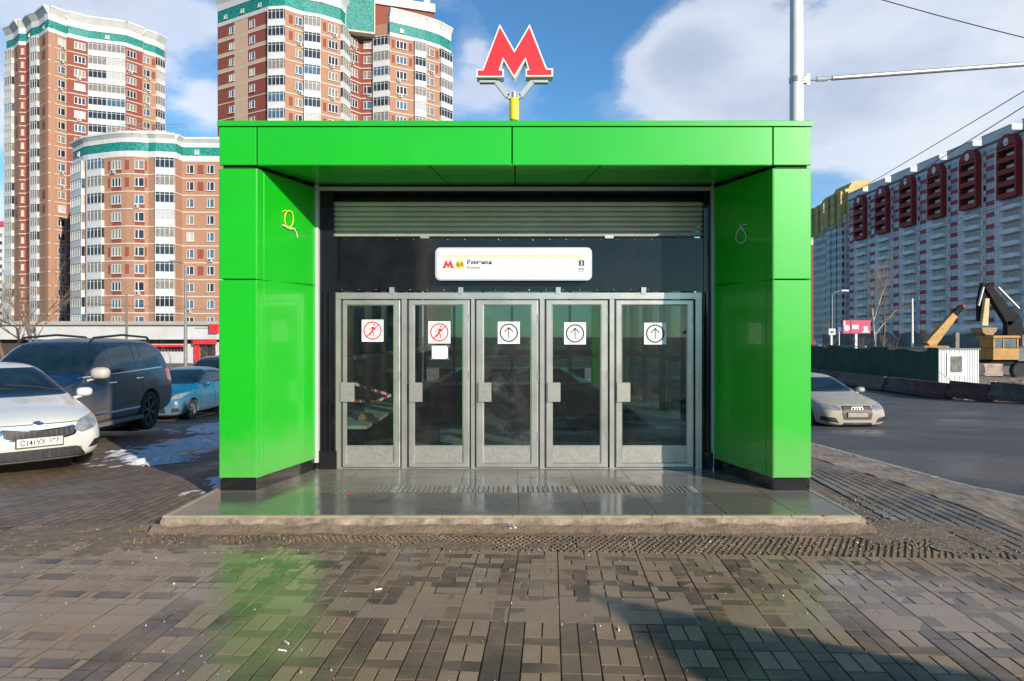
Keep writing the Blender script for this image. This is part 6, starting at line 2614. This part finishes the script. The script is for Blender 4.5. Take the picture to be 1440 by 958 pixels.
pieces('hydraulic_ram', mb, GALV, X_, smooth=True)
mb = MB()
q = [(PX(a, YE), PZ(b, YE)) for a, b in ((1372, 461), (1394, 461), (1392, 466), (1387, 471.5), (1378, 471), (1373, 467))]
mb.xprism(q, YE - .7, YE + .6)
part('bucket', mb, pbr('rusty_bucket', (.30, .19, .10), .7, var=.4, vscale=3), X_)
mb = MB()
mb.cbox((PX(1376, YE), YE - 1.6, PZ(505, YE)), (PX(1411, YE), YE + 1.2, PZ(489, YE)), .08)
part('body', mb, EXY, X_)
mb = MB()
for a, b in ((1377, 1379), (1390, 1391.5), (1409, 1411)):
    mb.box((PX(a, YE), YE - 1.55, PZ(489, YE)), (PX(b, YE), YE - .1, PZ(475, YE)))
mb.cbox((PX(1375, YE), YE - 1.7, PZ(475, YE)), (PX(1412, YE), YE + .2, PZ(472, YE)), .05)
mb.box((PX(1379, YE), YE - .15, PZ(489, YE)), (PX(1409, YE), YE - .1, PZ(475, YE)))
cb = part('cab', mb, EXY, X_)
mb = MB()
mb.box((PX(1379.2, YE), YE - 1.50, PZ(489, YE)), (PX(1389.8, YE), YE - 1.45, PZ(475, YE)))
mb.box((PX(1391.6, YE), YE - 1.50, PZ(488.5, YE)), (PX(1408.8, YE), YE - 1.45, PZ(476, YE)))
pieces('cab_window', mb, WG3, cb)
mb = MB()
mb.cbox((PX(1411.5, YE), YE - 1.5, PZ(507, YE)), (PX(1462, YE), YE + 1.3, PZ(487, YE)), .12)
part('engine_housing', mb, pbr('blue_grey_housing', (.07, .085, .10), .5, var=.2), X_)
mb = MB()
mb.box((PX(1419, YE), YE - 1.53, PZ(494.5, YE)), (PX(1427, YE), YE - 1.505, PZ(491, YE)))
part('yellow_label', mb, YELP, X_)
mb = MB()
mb.box((PX(1378, YE), YE - 1.2, PZ(514, YE)), (PX(1460, YE), YE + 1.0, PZ(506, YE)))
part('undercarriage', mb, EXD, X_)
for a in (1413, 1450):
    for s_ in (-1.35, 1.1):
        mb = MB()
        mb.lathe([(.25, -.2), (.48, -.22), (.56, -.15), (.56, .15), (.48, .22), (.25, .2)], 24, 'y', (PX(a, YE), YE + s_, PZ(520, YE)))
        part('wheel', mb, RUBBER, X_, smooth=True)
X2 = root('crane_truck', 'thin slanted yellow crane arm rising behind the site fence and white cabin', 'crane', (PX(1310, 60), 60, tz(0, 60)))
mb = MB()
box_bar(mb, [(1306, 486), (1341, 443)], [.85, .55], .5, 60)
part('boom', mb, pbr('weathered_orange', (.42, .24, .08), .7, var=.3), X2)
mb = MB()
box_bar(mb, [(1339.5, 445), (1352, 431.5)], [.5, .42], .35, 60)
part('boom_tip', mb, EXD, X2)
mb = MB()
mb.bar(P(1352, 431, 60), P(1356, 432, 60), .35)
part('hook_head', mb, REDBX, X2)
mb = MB()
mb.cbox((PX(1290, 60), 59, tz(0, 60) + .6), (PX(1325, 60), 61, PZ(486, 60)), .1)
part('base', mb, EXY, X2)

# blue overground heating pipe on supports
YH = 78
R = root('heating_pipe', 'fat blue-grey overground pipe crossing behind the excavator', 'pipe', (PX(1390, YH), YH, tz(0, 60)))
mb = MB()
mb.tube([P(1328, 468, YH), P(1375, 463.5, YH - 2), P(1400, 463, YH - 3), P(1500, 463, YH - 8)], .62, 18)
part('pipe', mb, pbr('pipe_blue_grey', (.13, .20, .27), .5, var=.15), R, smooth=True)
mb = MB()
for a in (1345, 1385, 1425):
    mb.box((PX(a, YH - 2) - .2, YH - 2.2, tz(0, 60)), (PX(a, YH - 2) + .2, YH - 1.8, PZ(468, YH)))
pieces('support', mb, DCONC, R)
# timber stack and rubble
R = root('plank_stack', 'stack of pale planks in front of the excavator wheels', 'planks', (PX(1392, 46), 46, tz(0, 46)))
mb = MB()
for k in range(9):
    mb.cbox((PX(1379 + rnd.uniform(-1, 1), 46), 45.6, PZ(528, 46) + k * .09), (PX(1404 + rnd.uniform(-1, 1), 46), 46.8, PZ(528, 46) + k * .09 + .07), .01)
pieces('plank', mb, pbr('pinkish_timber', (.42, .33, .28), .8, var=.3, vscale=2), R)
mb = MB()
r = random.Random(12)
for k in range(170):
    a = P(r.uniform(1374, 1470), 0, 1)
    y = r.uniform(33, 44)
    x = r.uniform(23.6, 36)
    if x > (1376 - CX) / F * y + 0 :
        z = tz(0, y) + r.uniform(0, .55)
        d = Vector((r.uniform(-1, 1), r.uniform(-1, 1), r.uniform(-.25, .25))).normalized() * r.uniform(.3, 1.3)
        mb.bar(Vector((x, y, z)), Vector((x, y, z)) + d, r.uniform(.04, .16), r.uniform(.02, .08), m=r.choice((0, 0, 1, 2)))
o = part('rubble', mb, [pbr('rubble_timber', (.40, .25, .14), .8, var=.3), pbr('rubble_pale', (.5, .46, .42), .8, var=.3), pbr('rubble_dark', (.07, .06, .06), .9)])
o['kind'] = 'stuff'
o['label'] = 'heap of broken boards and rubble behind the concrete barriers'
o['category'] = 'rubble'
# muddy bank under the site
mb = MB()
mb.prism([(23.4, 30), (60, 30), (60, 70), (23.4, 70)], -1.9, tz(0, 60) + .06)
structure('site_ground', mb, MUD)


# ------------------------------------------------------------ bare trees
BARK = pbr('bark', (0.13, 0.10, 0.075), .9, var=.3, vscale=3)
TWIG = pbr('twig_brown', (0.20, 0.145, 0.10), .9, var=.3, vscale=3)
def tree(label, x, y, h, seed, spread=.5, name='bare_tree', cat='tree', group='bare trees', pale=False, thin=1.0, lv=5, z=None):
    r = random.Random(seed)
    z0 = tz(x, y) - .05 if z is None else z
    R = root(name, label, cat, (x, y, z0), group=group)
    tr, cr = MB(), MB()
    def grow(p, d, L, rad, lvl):
        n = 4
        pts, rs = [p], [rad]
        q = p
        dd = d
        for k in range(n):
            dd = (dd + Vector((r.uniform(-1, 1), r.uniform(-1, 1), r.uniform(-.3, .6))) * .13).normalized()
            q = q + dd * L / n
            pts.append(q)
            rs.append(rad * (1 - .42 * (k + 1) / n))
        (tr if lvl >= lv - 1 else cr).tube(pts, rs, 7 if lvl > 3 else 4 if lvl > 1 else 3, cap=False)
        if lvl == 0:
            return
        for k in range(r.choice((3, 3, 4)) if lvl > 1 else 4):
            i = r.randint(1, n)
            nd = (dd + Vector((r.gauss(0, 1), r.gauss(0, 1), r.uniform(.0, .8))) * spread).normalized()
            grow(pts[i], nd, L * r.uniform(.55, .8), rs[i] * .62, lvl - 1)
    grow(Vector((x, y, z0)), Vector((r.uniform(-.05, .05), 0, 1)), h * .38, h * .017 * thin, lv)
    part('trunk', tr, BARK if not pale else pbr('birch_bark', (.42, .36, .28), .8, var=.3, vscale=4), R, smooth=True, fix=False)
    part('crown', cr, TWIG, R, fix=False)


tree('large bare tree leaning right at the left edge, before the tall tower', PX(52, 60), 60, 13, 4, .62, thin=1.0, lv=6)
tree('bushy bare brown tree cut by the left edge of the picture', PX(8, 55), 55, 10.5, 9, .7, lv=6)
tree('bare brown tree standing left of the dark lamp post, above the dark car roof', PX(28, 68), 68, 11.0, 13, .7, lv=6)
tree('thin pale bare sapling before the red canopy of the shop', PX(240, 52), 52, 4.4, 21, .35, thin=.5, lv=4)
tree('thin bare sapling before the shop wall between lamp post and red entrance', PX(270, 50), 50, 4.2, 23, .35, thin=.5, lv=4)
tree('thin bare sapling close to the green portal, by the red entrance', PX(299, 48), 48, 4.6, 29, .4, thin=.5, lv=4)
tree('thin bare sapling behind the roof rails of the off-roader', PX(205, 56), 56, 4.6, 31, .45, thin=.5, lv=4)
tree('tall narrow bare birch with pale trunk, right of the billboard', PX(1231, 84), 84, 18, 41, .26, pale=True, thin=.45)
tree('second tall narrow bare tree just right of the birch', PX(1240, 86), 86, 15, 43, .28, thin=.8)
tree('low bare bush-like tree below the billboard, behind the green fence', PX(1208, 74), 74, 4.8, 47, .8)
tree('dark bare tree behind the green fence, left of the slim white lamp post', PX(1262, 78), 78, 5.6, 51, .75)
tree('bare brown tree behind the fence next to the square road sign', PX(1160, 76), 76, 6.0, 53, .7)
tree('dark bare tree behind the crane arm at the right', PX(1300, 88), 88, 6.0, 57, .7)

# ------------------------------------------------------------ litter
mb = MB()
for k in range(12):
    c = P(722 + rnd.uniform(-9, 9), 747 + rnd.uniform(-2, 2), 5.78)
    c.z = .015 + rnd.uniform(0, .02)
    s_ = rnd.uniform(.018, .035)
    a = [mb.vert(c + Vector((rnd.uniform(-s_, s_), rnd.uniform(-s_, s_), rnd.uniform(-.012, .02)))) for _ in range(4)]
    for f in ((0, 1, 2), (0, 2, 3), (0, 1, 3), (1, 2, 3)):
        mb.face([a[i] for i in f], k % 2)
single('crumpled_wrapper', mb, [pbr('blue_foil', (.02, .08, .35), .3), PAPER], 'crumpled blue and white wrapper lying in front of the platform step', 'litter')
butts = [(532, 830, 'cigarette end lying on the paving left of the middle'), (403, 905, 'upper of two white cigarette ends at the lower left'), (397, 916, 'lower of two white cigarette ends at the lower left'),
         (870, 886, 'pale cigarette end in the shadow at the lower right')]
for (px, py, lab) in butts:
    Y = F * CAMZ / (py - CY)
    c = P(px, py, Y)
    a = rnd.uniform(0, 3)
    mb = MB()
    mb.tube([c + Vector((cos(a) * -.025, sin(a) * -.02, .006)), c + Vector((cos(a) * .025, sin(a) * .02, .006))], .0042, 8)
    single('cigarette_end', mb, PAPER, lab, 'cigarette end', group='cigarette ends')
for (px, py, s_, lab) in ((491, 673, .012, 'small dark red petal on the platform, nearer the doors'), (492, 696, .018, 'dark red leaf on the platform, nearer the step edge'), (1159, 726, .014, 'small red scrap at the right corner of the platform')):
    Y = (CAMZ - PLZ) * F / (py - CY)
    c = P(px, py, Y)
    mb = MB()
    pts = [c + Vector((cos(k * pi / 4) * s_ * (1 + .4 * (k % 2)), sin(k * pi / 4) * s_ * 1.3, .003 + .004 * (k % 2))) for k in range(8)]
    mb.poly(pts)
    mb.poly([p - Vector((0, 0, .002)) for p in pts])
    single('red_scrap', mb, REDI, lab, 'litter')


# made-up pitched-roof kiosk behind the viewer, added to shade the lower right paving
KK = root('occluder', 'made-up unseen kiosk with a steep pointed roof, behind the viewer on the right', 'occluder', (5.35, -2.1, 0), .3)
mb = MB()
mb.cbox((-.62, -.62, 0), (.62, .62, 1.78), .02)
part('wall', mb, pbr('occluder_grey', (.25, .26, .27), .6, var=.1), KK, local=True)
mb = MB()
e = [mb.vert(p) for p in ((-.80, -.80, 1.74), (.80, -.80, 1.74), (.80, .80, 1.74), (-.80, .80, 1.74))]
t = mb.vert((0, 0, 2.72))
for j in range(4):
    mb.face((e[j], e[(j + 1) % 4], t))
mb.face(e[::-1])
part('roof', mb, pbr('occluder_roof', (.10, .11, .11), .5), KK, local=True)
mb = MB()
mb.box((-.4, -.66, .9), (.4, -.625, 1.5))
part('window', mb, WG1, KK, local=True)
